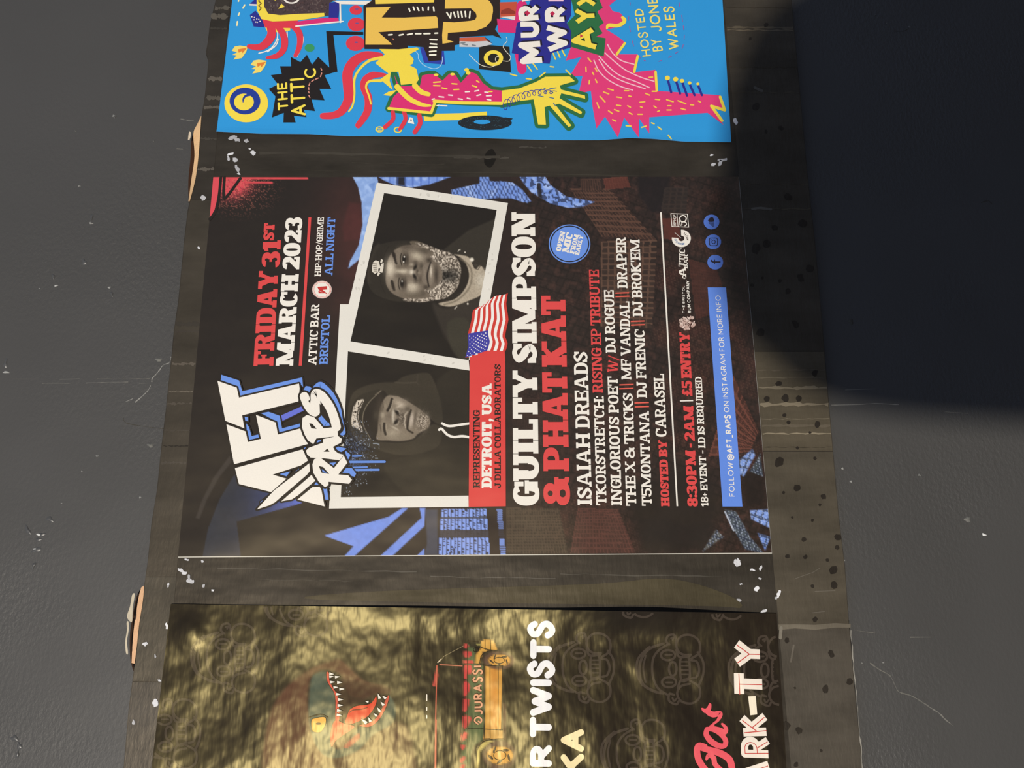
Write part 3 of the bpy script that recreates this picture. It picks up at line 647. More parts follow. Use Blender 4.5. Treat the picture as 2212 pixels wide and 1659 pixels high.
def paint_concert(X, Y):
    C = np.empty(X.shape + (3,)); C[:] = (33, 27, 25)
    n1 = vnoise(X, Y, 60, 3); n2 = vnoise(X, Y, 9, 5, 2)
    mix(C, np.clip((X - 560) / 500, 0, 1) * .55, (48, 34, 32))
    # the reddish cloud behind the portraits
    mix(C, .8 * blob(X, Y, 780, 540, 90, 170) * (.5 + n1), (74, 40, 38))
    mix(C, .5 * pmask(X, Y, a3((1380, 250), (1330, 450), (1340, 560), (1475, 540), (1475, 260)), 3), (84, 40, 40))
    # the city seen from above: blocks, streets, roofs
    city = np.clip((X - 1090) / 60, 0, 1)
    gx = np.abs(((X * .8 + Y * .35) / 13.0 + .5 * n1) % 1 - .5); gy = np.abs(((Y * .9 - X * .3) / 17.0 + .6 * n1) % 1 - .5)
    mix(C, city * .55 * (np.minimum(gx, gy) < .1), (24, 18, 17)); mix(C, city * .5 * np.clip(n2 * 2.4 - 1.2, 0, 1), (86, 56, 48))
    mix(C, city * .45 * np.clip(n1 * 2.2 - 1.05, 0, 1), (84, 42, 36))
    tiny = ((np.floor(X / 2.4) * 31 + np.floor(Y / 3.1) * 17) % 11 < 2)
    mix(C, city * .35 * tiny * np.clip(n1 * 3 - 1.2, 0, 1), (110, 84, 66))
    dark = a7((1100, 40), (1360, 40), (1300, 330), (1200, 330), (1100, 190))
    mix(C, .85 * pmask(X, Y, dark, 4), (26, 21, 24))
    facade(C, X, Y, a7((560, 140), (870, 140), (1250, 550), (810, 520)), 14, 10, (98, 68, 55), (38, 27, 25), .85, .25, .35, 1)
    facade(C, X, Y, a7((805, 560), (1250, 550), (1210, 1250), (800, 1235)), 8, 16, (100, 74, 60), (34, 26, 25), .85, .22, .25, 2)
    facade(C, X, Y, a7((820, 60), (1010, 40), (1040, 130), (840, 150)), 9, 2, (104, 56, 46), (80, 42, 36), .8, .3, .2, 3)
    facade(C, X, Y, a7((640, 60), (800, 60), (820, 150), (640, 150)), 9, 1, (84, 58, 48), (40, 30, 27), .8, .4, .1, 4)
    facade(C, X, Y, a7((1310, 130), (1500, 130), (1480, 330), (1280, 330)), 4, 6, (52, 42, 38), (34, 28, 28), .8, .3, .3, 5)
    facade(C, X, Y, a7((1290, 380), (1420, 370), (1440, 560), (1310, 540)), 1, 1, (92, 46, 38), (86, 42, 36), .8)
    facade(C, X, Y, a8((620, 1170), (940, 1180), (1080, 1530), (560, 1530)), 18, 12, (104, 62, 54), (52, 34, 31), .7, .3, .3, 6)
    facade(C, X, Y, a8((50, 1170), (470, 1170), (540, 1530), (50, 1530)), 22, 16, (84, 70, 56), (44, 36, 31), .8, .35, .3, 7)
    facade(C, X, Y, a8((100, 300), (560, 300), (560, 1100), (100, 1100)), 34, 46, (60, 44, 39), (34, 26, 24), .6, .4, .3, 8)
    facade(C, X, Y, a8((1660, 760), (1860, 120), (2060, 560), (1990, 720)), 8, 18, (116, 68, 56), (44, 28, 25), .85, .3, .2, 9)
    facade(C, X, Y, a7((1500, 700), (1720, 760), (1830, 1100), (1560, 1180)), 14, 16, (88, 48, 40), (52, 32, 30), .6, .4, .4, 10)
    mix(C, .9 * pmask(X, Y, a8((1000, 1000), (1620, 800), (1760, 1160), (1640, 1530), (1120, 1530)), 14), (31, 25, 24))
    mix(C, .8 * pmask(X, Y, a8((1930, 900), (2080, 860), (2110, 1160), (1960, 1160)), 6), (28, 22, 22))
    # blue piece in the lower corner
    for q, c in ((((1905, 790), (2010, 700), (2030, 750), (1940, 920), (1905, 900)), (128, 160, 226)),
                 (((1985, 880), (2070, 740), (2095, 920)), (62, 72, 78)), (((1990, 1190), (2140, 1180), (2148, 1330), (2000, 1260)), (134, 166, 236)),
                 (((2050, 1370), (2150, 1400), (2110, 1510)), (112, 146, 220)), (((1790, 1180), (1860, 1340), (1950, 1500), (2100, 1530), (1990, 1400), (1880, 1200)), (74, 84, 92)),
                 (((1720, 1340), (1780, 1400), (1610, 1520)), (92, 94, 92))):
        mm = pmask(X, Y, a8(*q), 1.2); mix(C, mm * .95, c); mix(C, mm * .7 * (np.minimum(gx, gy) < .14), (40, 48, 66))
        mix(C, mm * .5 * tiny, (205, 216, 240))
    mix(C, lmask(X, Y, a8((1790, 1200), (1860, 1350)), 3, .8), (190, 200, 215))
    # red sprayed corner
    sp = vnoise(X, Y, 1.6, 9, 1); f = blob(X, Y, *a3.p(440, 90), 52, 40, 0, 2.6)
    mix(C, np.clip(f * 1.25, 0, 1) * np.clip(sp * 1.3 + f - .45, 0, 1), (216, 74, 84))
    rim = np.clip(blob(X, Y, *a3.p(500, 130), 92, 66) - .25, 0, 1)
    mix(C, rim * (sp > .74), (206, 120, 100))
    mix(C, lmask(X, Y, a3((380, 56), (1045, 58)), 5, .6), (216, 74, 80)); mix(C, lmask(X, Y, a3((560, 92), (765, 94)), 4.4, .6), (206, 72, 78))
    # grey-blue disc with its ring behind the logo
    disc = a4((470, 900), (350, 1100), (260, 1330), (212, 1562), (520, 1562), (485, 1280), (780, 1195), (1010, 1130), (900, 1060), (700, 900))
    dm = pmask(X, Y, disc, .8); g = np.clip((X - 470) / 170, 0, 1)[..., None]
    C += dm[..., None] * ((1 - g) * np.array([44, 47, 57]) + g ** 2 * np.array([84, 104, 190]) + (g - g ** 2) * np.array([20, 22, 26]) - C)
    mix(C, .55 * pmask(X, Y, a4((430, 755), (300, 930), (205, 1120), (160, 1250), (190, 1260), (250, 1100), (350, 920), (450, 800)), 1.5), (72, 66, 62))
    # blue arrows and tower at the lower edge
    st_ = np.abs(((Y + .4 * X) / 9) % 1 - .5) < .2
    for q in (((0, 1390), (515, 1240), (620, 1172), (670, 1172), (238, 1556), (160, 1556), (235, 1475)),
              ((445, 1556), (775, 1250), (762, 1172), (808, 1172), (800, 1315), (540, 1556)), ((740, 1550), (800, 1490), (800, 1550))):
        mix(C, pmask(X, Y, a6(*q), .8), (112, 142, 222))
    mix(C, .9 * pmask(X, Y, a6((805, 1180), (905, 1180), (905, 1545), (800, 1545), (820, 1450)), 2), (64, 68, 84))
    tw = a6((930, 1178), (1290, 1172), (1322, 1542), (905, 1545)); u, v = quv(X, Y, tw); ins = (u > 0) & (u < 1) & (v > 0) & (v < 1)
    mix(C, ins * 1.0, (132, 160, 232)); mix(C, (ins & ((u * 13) % 1 < .27)) * .9, (46, 52, 80))
    rk = np.random.RandomState(4).rand(61)[(np.floor(u * 13).astype(int) * 17 + np.floor(v * 46).astype(int) * 5) % 61]
    mix(C, (ins & (rk > .74) & ((u * 13) % 1 < .75)) * .85, (38, 40, 58)); mix(C, (ins & (np.abs(v - .22) < .03)) * .8, (60, 62, 76)); mix(C, (ins & (np.abs(v - .58) < .085)) * .9, (54, 48, 50))
    tw2 = a6((1375, 1175), (1415, 1175), (1448, 1540), (1405, 1540)); u, v = quv(X, Y, tw2); ins = (u > 0) & (u < 1) & (v > 0) & (v < 1)
    mix(C, (ins & (np.abs(v - .57) > .1)) * .95, (120, 148, 220)); mix(C, (ins & ((v * 22) % 1 < .3)) * .8, (50, 50, 66))
    # blue shapes along the far edge
    lightb = a5((80, 44), (275, 44), (285, 95), (205, 400), (150, 690), (45, 778), (60, 720), (130, 590), (160, 430), (152, 250), (125, 130))
    mm = pmask(X, Y, lightb, .8); mix(C, mm, (140, 172, 226)); mix(C, mm * .5 * np.clip(n2 * 3 - 1.4, 0, 1), (178, 202, 238))
    mix(C, mm * .6 * pmask(X, Y, a5((205, 110), (260, 90), (250, 170)), 1), (96, 132, 198))
    sh = [a5((285, 46), (880, 40), (700, 105), (550, 132), (410, 110), (330, 75)),
          a5((868, 150), (1090, 100), (1092, 42), (1165, 42), (1170, 80), (1310, 90), (1420, 140), (1500, 240), (1440, 250), (1330, 212), (1250, 212), (1100, 230), (870, 190))]
    sh += [a7((0, 80), (100, 92), (180, 150), (248, 240), (215, 254), (130, 217), (0, 215)),
           a7((148, 32), (350, 30), (400, 110), (530, 205), (755, 245), (650, 288), (540, 293), (400, 258), (250, 170), (185, 95))]
    win = ((np.floor(X / 3.4) * 3 + np.floor(Y / 4.2) * 5) % 7 < 3)
    for k, q in enumerate(sh):
        mm = pmask(X, Y, q, .8); mix(C, mm, (118, 152, 226)); mix(C, mm * .6 * np.clip(n2 * 3 - 1.3, 0, 1), (186, 206, 240))
        if k in (1, 2): mix(C, mm * win * .75, (52, 66, 110))
        if k == 0: mix(C, mm * pmask(X, Y, a5((430, 45), (500, 45), (500, 120), (430, 110)), 2), (34, 36, 48)); mix(C, mm * .5 * (np.abs((X / 17) % 1 - .5) < .12), (70, 100, 180))
        if k == 3: mix(C, mm * .85 * (vnoise(X, Y, 7, 21, 2) > .56), (50, 62, 96)); mix(C, mm * .9 * lmask(X, Y, a7((310, 110), (320, 230)), 9, 1), (30, 26, 30))
    # blue overspray under the logo
    f = blob(X, Y, *a6.p(210, 760), 46, 62, 20)
    mix(C, np.clip(f - .12, 0, 1) * (sp > .52) * .8, (96, 128, 190)); mix(C, (f > .1) * (sp > .86) * .8, (190, 200, 214))
    C *= (.95 + .1 * n2)[..., None]
    return C

def paint_capman(X, Y):
    C = np.empty(X.shape + (3,)); C[:] = (29, 24, 21); P = lambda q, c, s=1.2, a=1.0, sm=True: mix(C, a * pmask(X, Y, pf(*q), s, sm), c)
    def B(cx, cy, rx, ry, c, a=1.0, rot=0, p=2.0): mix(C, a * blob(X, Y, *pf.p(cx, cy), rx / 7.9, ry / 7.9, rot, p), c)
    def Ln(q, w, c, a=1.0, s=.7): mix(C, a * lmask(X, Y, catmull(pf(*q), n=5), w / 7.9, s), c)
    P(((1410, 320), (1560, 200), (1830, -10), (2400, -260), (2300, 200), (2120, 690), (1960, 650), (1830, 450), (1560, 390)), (50, 45, 38), 2, 1, False)
    P(((1230, 1230), (1480, 1320), (2040, 1090), (2000, 1700), (1900, 2200), (1500, 1900), (1300, 1500)), (52, 46, 40), 4, .9)
    P(((1480, 1560), (1800, 1500), (1900, 1900), (1960, 2300), (1700, 2200), (1520, 1950)), (58, 54, 44), 3, .9)
    P(((250, 250), (400, 210), (580, 172), (830, 172), (830, 240), (640, 290), (500, 440), (430, 650), (420, 850), (450, 970), (570, 1090), (745, 1165), (735, 1205), (500, 1182), (220, 1060), (110, 850), (130, 600), (190, 360)), (43, 38, 32), 1)
    Ln(((300, 230), (190, 450), (130, 700), (140, 880)), 40, (58, 52, 44), .6, 3)
    Ln(((470, 260), (380, 460), (330, 700), (340, 900), (420, 1080)), 8, (30, 26, 22), .8)
    P(((835, 180), (960, 175), (1060, 215), (1000, 260), (880, 250)), (96, 86, 72))
    face = ((830, 240), (700, 260), (560, 340), (470, 470), (440, 650), (420, 820), (450, 960), (560, 1080), (760, 1160), (1000, 1200), (1250, 1160), (1450, 1140), (1640, 980), (1700, 760), (1700, 600), (1640, 480), (1500, 380), (1330, 330), (1200, 290), (1000, 235))
    P(face, (116, 104, 90), 1.2)
    B(500, 640, 85, 160, (214, 202, 180), 1); B(480, 860, 45, 70, (150, 138, 120), .7); B(560, 980, 60, 50, (136, 124, 106), .5); B(660, 330, 60, 50, (136, 124, 106), .55)
    B(780, 270, 120, 45, (78, 68, 58), .7); B(1050, 340, 150, 55, (70, 62, 52), .75); B(900, 1090, 150, 60, (84, 75, 62), .7); B(1060, 1060, 60, 60, (74, 66, 56), .6)
    B(700, 690, 150, 46, (196, 184, 162), 1); B(640, 760, 60, 50, (84, 74, 64), .6); B(650, 610, 50, 40, (88, 78, 66), .6)
    B(960, 430, 120, 80, (186, 174, 152), .95, 20); B(870, 570, 40, 25, (205, 194, 172), .7, -20); B(880, 960, 105, 95, (200, 188, 166), .9, -15); B(840, 930, 50, 25, (196, 184, 162), .6)
    P(((530, 360), (560, 350), (590, 400), (600, 480), (620, 560), (590, 560), (560, 470), (535, 420)), (40, 34, 29), 1.6)
    P(((510, 850), (540, 840), (570, 920), (585, 1010), (550, 1010), (520, 930)), (44, 38, 32), 1.6)
    for cx, cy, hl in ((735, 480, ((740, 440), (728, 528))), (700, 895, ((702, 858),))):
        B(cx - 70, cy, 40, 100, (146, 134, 116), .7); B(cx, cy, 66, 118, (66, 57, 48), .95, 0, 3); B(cx + 60, cy, 22, 100, (62, 54, 46), .7)
        B(cx - 20, cy + 10, 34, 95, (158, 146, 128), .75, 0, 3); B(cx - 2, cy, 34, 72, (28, 23, 20), 1, 0, 4); Ln(((cx - 45, cy - 95), (cx - 62, cy), (cx - 40, cy + 100)), 16, (42, 36, 30), .9)
        for h in hl: B(*h, 14, 14, (244, 238, 222), 1, 0, 4)
    B(890, 700, 85, 110, (122, 110, 95), .9, 0, 3); B(865, 700, 42, 42, (226, 216, 196), .95); B(930, 545, 45, 45, (70, 61, 52), .8); B(940, 850, 40, 40, (74, 64, 55), .8)
    B(925, 622, 26, 50, (22, 18, 16), 1, 25, 3); B(918, 778, 26, 52, (22, 18, 16), 1, -25, 3); B(962, 700, 20, 60, (62, 54, 46), .8); B(990, 715, 30, 22, (150, 138, 120), .7)
    B(1030, 600, 36, 60, (72, 64, 54), .8); B(1015, 830, 36, 70, (76, 66, 56), .7)
    P(((1050, 640), (1080, 590), (1185, 530), (1160, 640), (1140, 740), (1145, 850), (1155, 945), (1060, 880), (1045, 800), (1065, 720)), (122, 110, 96), 1.4)
    P(((1185, 540), (1250, 620), (1275, 740), (1240, 860), (1155, 945), (1140, 850), (1140, 740), (1160, 640)), (128, 116, 101), 1.4)
    Ln(((1190, 535), (1150, 660), (1130, 760), (1140, 860), (1158, 945)), 26, (44, 37, 32), .95, 1); B(1195, 690, 20, 95, (216, 204, 184), .9); B(1085, 700, 16, 60, (140, 128, 112), .6)
    B(1285, 750, 38, 150, (56, 48, 41), .9); B(1160, 500, 50, 40, (52, 45, 38), .8); B(1110, 960, 50, 40, (60, 52, 44), .8)
    beard = ((935, 205), (1100, 228), (1330, 320), (1500, 362), (1640, 470), (1712, 640), (1692, 800), (1620, 990), (1450, 1140), (1250, 1180), (1000, 1215), (745, 1190), (760, 1150), (1000, 1155), (1190, 1110), (1090, 1010), (1250, 970), (1340, 880), (1390, 800), (1370, 640), (1300, 550), (1190, 450), (1240, 380), (1110, 290), (1000, 262))
    bm = pmask(X, Y, pf(*beard), 1.6, True); hn = vnoise(X, Y, 2.6, 31, 2); v = np.clip((hn - .25) * 1.9, 0, 1)
    dk = 1 - .75 * blob(X, Y, *pf.p(1480, 760), 24, 13); T = (np.array([70, 61, 52]) + v[..., None] * np.array([150, 146, 136])) * dk[..., None]
    C += bm[..., None] * (T - C)
    P(((1630, 425), (1780, 545), (1835, 740), (1790, 960), (1600, 1140), (1400, 1230), (1305, 1195), (1450, 1150), (1640, 990), (1702, 780), (1705, 600)), (38, 32, 27), 1.4)
    P(((1590, 398), (1820, 438), (1900, 560), (1950, 650), (2045, 590), (2140, 720), (2120, 960), (2040, 1095), (1850, 1185), (1600, 1275), (1450, 1285), (1325, 1235), (1590, 1165), (1770, 990), (1842, 770), (1790, 560), (1690, 450)), (176, 163, 142), 1.2)
    Ln(((1690, 470), (1850, 600), (1890, 760), (1840, 980), (1640, 1180), (1420, 1255)), 30, (112, 102, 86), .7, 1.5); B(2050, 850, 90, 130, (206, 198, 180), .7)
    mix(C, pmask(X, Y, pf(((1590, 398), (1900, 500), (2100, 700), (2000, 1100), (1500, 1290), (1325, 1235), (1800, 950), (1800, 600))), 2, True) * np.clip(hn - .5, 0, 1) * .7, (110, 100, 86))
    Ln(((1900, 560), (1985, 660), (2050, 590), (2120, 690)), 14, (52, 45, 38), .7)
    for x, y, r in ((1890, 490, 38), (1820, 1242, 17), (1775, 365, 12)): B(x, y, r, r, (226, 218, 200), 1, 0, 5)
    Ln(((1655, 350), (1672, 325), (1695, 320)), 12, (224, 216, 198)); Ln(((1600, 1328), (1635, 1290)), 16, (208, 200, 184))
    C *= (.93 + .14 * vnoise(X, Y, 1.8, 8, 2))[..., None]
    return C

def paint_hoodman(X, Y):
    C = np.empty(X.shape + (3,)); C[:] = (29, 24, 21); P = lambda q, c, s=1.2, a=1.0, sm=True: mix(C, a * pmask(X, Y, pa(*q), s, sm), c)
    def B(cx, cy, rx, ry, c, a=1.0, rot=0, p=2.0): mix(C, a * blob(X, Y, *pa.p(cx, cy), rx / 7.9, ry / 7.9, rot, p), c)
    def Ln(q, w, c, a=1.0, s=.7): mix(C, a * lmask(X, Y, catmull(pa(*q), n=5), w / 7.9, s), c)
    P(((1600, 350), (1700, 180), (1900, 40), (2170, -40), (2170, 2300), (1500, 2300), (1100, 2200), (700, 1700), (1200, 1500), (1700, 1100)), (40, 35, 29), 3)
    P(((100, 700), (200, 450), (450, 330), (700, 290), (900, 280), (1020, 200), (1200, 148), (1460, 130), (1560, 260), (1640, 480), (1710, 800), (1690, 1010), (1560, 960), (1420, 820), (1230, 680), (1000, 540), (760, 500), (600, 520), (400, 780), (330, 1000), (460, 1240), (760, 1310), (1050, 1310), (1250, 1250), (1500, 1020), (1640, 1020), (1700, 1100), (1650, 1350), (1400, 1480), (1000, 1530), (600, 1440), (250, 1280), (110, 1000)), (54, 48, 39), 1.6)
    Ln(((900, 290), (1060, 300), (1260, 290)), 14, (84, 76, 64), .7, 1.5); Ln(((1290, 170), (1270, 280), (1300, 330)), 16, (70, 62, 52), .6, 2)
    P(((140, 760), (260, 540), (480, 440), (660, 420), (480, 600), (380, 760), (345, 940), (380, 1080), (480, 1250), (250, 1180), (130, 980)), (44, 39, 32), 1.4)
    P(((660, 425), (480, 595), (375, 780), (342, 950), (400, 1120), (560, 1275), (600, 1110), (622, 850), (660, 680), (760, 515)), (36, 30, 26), 1.2)
    Ln(((660, 430), (480, 600), (385, 740), (345, 900), (365, 1040), (480, 1250)), 13, (134, 124, 104), .85); Ln(((560, 500), (660, 430)), 16, (128, 118, 100), .6)
    face = ((760, 520), (900, 518), (1000, 548), (1230, 680), (1390, 800), (1490, 910), (1470, 1050), (1290, 1165), (1200, 1250), (1000, 1290), (800, 1280), (585, 1262), (600, 1110), (618, 850), (655, 680))
    P(face, (124, 112, 96), 1.4)
    B(640, 760, 60, 240, (66, 57, 48), .7); B(570, 850, 50, 90, (84, 76, 62), .5); B(690, 850, 45, 60, (184, 172, 148), .8); B(990, 660, 120, 65, (186, 172, 152), .9, 35); B(1040, 600, 90, 40, (128, 116, 102), .5)
    B(860, 1160, 120, 85, (164, 152, 132), .85); B(1000, 1210, 200, 40, (128, 118, 100), .6); B(960, 700, 60, 18, (200, 188, 168), .6, -30); B(900, 1070, 80, 16, (194, 182, 162), .7, 30)
    B(730, 700, 36, 60, (140, 128, 110), .7); B(690, 990, 34, 60, (156, 144, 124), .6); Ln(((845, 575), (815, 680), (770, 770)), 44, (34, 28, 24), .95, 1); Ln(((712, 990), (712, 1080), (735, 1175)), 38, (36, 30, 26), .95, 1)
    Ln(((860, 590), (840, 690), (800, 780)), 12, (172, 160, 140), .7); Ln(((745, 1000), (750, 1080), (770, 1150)), 14, (166, 154, 134), .7); Ln(((690, 620), (700, 720)), 12, (60, 52, 44), .7); Ln(((640, 1000), (660, 1130)), 12, (66, 58, 50), .7)
    B(800, 870, 90, 60, (112, 100, 86), .9); B(870, 870, 30, 120, (206, 196, 176), .9, 0, 3); B(940, 890, 50, 90, (96, 85, 73), .7); B(905, 880, 30, 60, (138, 126, 110), .8)
    B(932, 805, 26, 62, (22, 18, 16), 1, -35, 3); B(915, 962, 26, 56, (22, 18, 16), 1, 35, 3); Ln(((900, 760), (960, 770), (980, 830)), 12, (190, 178, 160), .7); Ln(((890, 1020), (940, 1010), (965, 950)), 12, (190, 178, 160), .7)
    hn = vnoise(X, Y, 2.2, 77, 2); mix(C, blob(X, Y, *pa.p(1020, 900), 7, 16) * .9, (74, 65, 56)); mix(C, blob(X, Y, *pa.p(1015, 900), 7, 16) * (hn > .6) * .8, (160, 148, 130))
    Ln(((1110, 790), (1060, 860), (1075, 910), (1055, 970), (1080, 1060)), 26, (172, 160, 142), .85); P(((1170, 760), (1110, 830), (1090, 900), (1080, 980), (1110, 1090), (1130, 1000), (1140, 880)), (76, 66, 57), 1.2)
    Ln(((1170, 765), (1140, 880), (1115, 1000), (1110, 1090), (1200, 1150)), 30, (38, 32, 27), .95, 1); B(1180, 930, 40, 130, (190, 177, 160), .9, 8, 3); B(1245, 900, 26, 110, (84, 74, 64), .85, 8); B(1290, 900, 30, 140, (150, 138, 121), .7, 8)
    ch = blob(X, Y, *pa.p(1370, 950), 13, 22, 12, 3); C += (ch * .9)[..., None] * (np.array([84, 74, 63]) + np.clip((hn - .3) * 2, 0, 1)[..., None] * np.array([120, 116, 108]) - C)
    mix(C, .6 * blob(X, Y, *pa.p(1110, 740), 7, 6), (60, 52, 44)); B(1480, 700, 200, 120, (48, 43, 35), .5)
    band = pmask(X, Y, pa((265, 595), (365, 580), (345, 660), (290, 770), (272, 880), (300, 990), (335, 1060), (335, 1135), (230, 1060), (175, 1050), (145, 950), (160, 860), (185, 720), (230, 640)), .8, True)
    mix(C, band, (206, 194, 176)); sq = vnoise(X, Y, 3.2, 51, 1); mix(C, band * (np.abs(sq - .5) < .085), (58, 50, 42)); mix(C, band * lmask(X, Y, catmull(pa((345, 610), (275, 740), (255, 890), (300, 1030), (310, 1100)), n=5), 2.2, .5), (60, 52, 44))
    w = vnoise(X, Y, 40, 19, 3); mix(C, np.clip((Y - 960) / 60, 0, 1) * np.clip(w * 2 - .8, 0, 1) * .4, (58, 52, 40))  # brown gloss reflection painted into the lower background
    f = blob(X, Y, *a6.p(205, 770), 40, 58, 20); sp = vnoise(X, Y, 1.6, 9, 1)
    mix(C, np.clip(f - .12, 0, 1) * (sp > .5) * .75, (84, 112, 168)); mix(C, (f > .1) * (sp > .88) * .8, (180, 192, 206))
    C *= (.93 + .14 * vnoise(X, Y, 1.8, 18, 2))[..., None]
    return C

M_CON = mat_print('gloss_print', .29, [(9, 2, (1, 1, 1), .0046), (26, 2, (1, 1, .6), .0010)], (1, .84, .56), .72)
CQ = [(384.9, 1204.4), (461.4, 383.6), (1595.3, 382.2), (1667.2, 1195.8)]
cq = at(CQ)                                           # upright: top left, top right, bottom right, bottom left
YP = -0.0005
con = empty('concert_poster', (float(cq[:, 0].mean()), 0.0, float(cq[2:, 1].mean())))
tag(con, 'dark glossy gig poster with two portrait photos in white frames, middle of the three', 'poster')
sheet('printed_sheet', con, M_CON, cq, 420, 590, paint_concert, YP)

A = Art(); A.line([(385.6, 1203.6), (1667, 1195)], 1.7, (214, 210, 196), 1, cap='flat'); A.line([(1595.6, 383), (1667, 1195)], .7, (150, 146, 138), 1, cap='flat'); tag(A.build('paper_edge', con, M_CON, YP), 'thin unprinted white edge')
A = Art()                                             # ---- graffiti logo
BL = ((100, 55), (300, 120), (335, 240), (1005, 85), (1015, 190), (970, 150), (300, 310), (275, 200), (95, 125))
for q, c in ((BL, BLUE), (((545, 485), (630, 470), (755, 515), (780, 655), (1000, 596), (1000, 640), (748, 705), (720, 580)), BLUE), (((770, 510), (1000, 408), (1024, 455), (785, 572)), (98, 110, 208)),
             (((362, 525), (400, 528), (402, 576), (370, 570)), BLUE), (((380, 600), (412, 640), (440, 740), (520, 722), (522, 758), (415, 786), (385, 670)), BLUE), (((750, 1165), (872, 1135), (830, 1190)), BLUE), (((850, 1205), (970, 1105), (960, 1130), (870, 1210)), BLUE),
             (((1375, 850), (1500, 880), (1440, 922), (1390, 892)), BLUE), (((1490, 905), (1545, 950), (1520, 1003), (1475, 958)), BLUE), (((1440, 1150), (1480, 1098), (1560, 1098), (1608, 1160), (1590, 1195), (1530, 1180)), BLUE),
             (((1240, 1325), (1282, 1325), (1300, 1452), (1264, 1450)), BLUE), (((1180, 545), (1220, 508), (1300, 590), (1332, 626), (1250, 638)), BLUE), (((1155, 826), (1180, 780), (1232, 780), (1215, 818)), BLUE),
             (((1020, 225), (1045, 182), (1090, 188), (1122, 220), (1082, 262)), BLUE), (((1140, 1285), (1160, 1255), (1195, 1290)), BLUE), (((535, 1480), (650, 1390), (600, 1440), (545, 1490)), BLUE), (((1015, 880), (1050, 860), (1030, 890)), BLUE), (((1310, 1040), (1390, 1035), (1355, 1070)), BLUE)):
    A.edged(l5(q), c, INKB, 5.5, 2)
A.line(l5((1150, 215), (1190, 165), (1240, 180), (1330, 270), (1400, 420), (1425, 560), (1450, 690)), 20, INKB, 2, smooth=True); A.line(l5((1160, 205), (1200, 172), (1240, 190), (1330, 285), (1400, 430), (1425, 570), (1455, 700)), 13.5, BLUE, 3, smooth=True)
WL = [((60, 125), (275, 200), (300, 312), (970, 155), (978, 210), (963, 355), (335, 510), (360, 655), (148, 572)),
      ((160, 610), (375, 690), (400, 808), (545, 772), (490, 505), (710, 590), (735, 725), (990, 655), (1070, 830), (245, 1057)),
      ((255, 1100), (1010, 890), (1070, 1015), (990, 1070), (675, 1172), (830, 1217), (660, 1367), (300, 1277)),
      ((500, 1560), (690, 1350), (1085, 1045), (1092, 1130), (1060, 1172), (700, 1482), (640, 1515)), ((772, 1470), (1110, 1175), (1152, 1240), (960, 1402), (890, 1448)), ((953, 1450), (1120, 1312), (1200, 1306), (1220, 1340), (1256, 1527))]
for q in WL: A.edged(l5(q), WHITE, INKB, 7.5, 4)
RR = [((1120, 1060), (1140, 1000), (1200, 975), (1270, 1030), (1360, 1100), (1470, 960), (1510, 1040), (1410, 1170), (1520, 1180), (1562, 1230), (1530, 1275), (1300, 1252), (1300, 1290), (1260, 1312), (1190, 1250), (1130, 1150)),
      ((1048, 905), (1080, 872), (1240, 815), (1240, 775), (1350, 752), (1400, 735), (1448, 772), (1440, 815), (1350, 862), (1370, 905), (1410, 935), (1470, 950), (1425, 1012), (1250, 990), (1100, 982), (1060, 945)),
      ((1003, 640), (1010, 540), (1060, 505), (1140, 532), (1200, 600), (1245, 655), (1400, 640), (1405, 742), (1165, 768), (1130, 832), (1070, 790), (1030, 720))]
for q in RR: A.line(l5(q), 9, INKB, 6, closed=True)
A.line(l5((1030, 300), (1062, 380), (1110, 450), (1155, 470), (1162, 400), (1150, 310), (1165, 265), (1230, 300), (1310, 410), (1360, 530), (1398, 650)), 28, INKB, 6, smooth=True)
for q in RR: A.poly(l5(q), WHITE, 7)
A.line(l5((1030, 300), (1062, 380), (1110, 450), (1155, 470), (1162, 400), (1150, 310), (1165, 265), (1230, 300), (1310, 410), (1360, 530), (1388, 640)), 19.5, WHITE, 7, smooth=True)
for q in (((1085, 598), (1120, 606), (1168, 662), (1108, 655)), ((1245, 917), (1287, 882), (1312, 917)), ((1192, 1076), (1240, 1088), (1308, 1166), (1222, 1150)), ((1250, 1000), (1420, 1022), (1360, 1095)), ((1200, 378), (1250, 450), (1310, 560), (1250, 640), (1160, 540), (1205, 505)), ((1075, 350), (1100, 330), (1095, 380))):
    A.poly(l5(q), INKB, 8)
A.poly(l5((1185, 548), (1222, 512), (1290, 590), (1250, 632)), BLUE, 9); A.poly(l5((1310, 1042), (1388, 1036), (1356, 1072)), BLUE, 9); A.poly(l5((1225, 1110), (1280, 1152), (1235, 1145)), BLUE, 9)
for q, w in ((((230, 760), (300, 757)), 3.4), (((195, 806), (485, 804)), 5.2), (((230, 850), (345, 846)), 3.6), (((240, 870), (438, 868)), 4.6)): A.line(a6(q), w, (96, 138, 214), 1)
A.L = [l + 11 for l in A.L]
tag(A.build('logo_lettering', con, M_CON, YP), 'white graffiti letters with black outline and blue shadow')

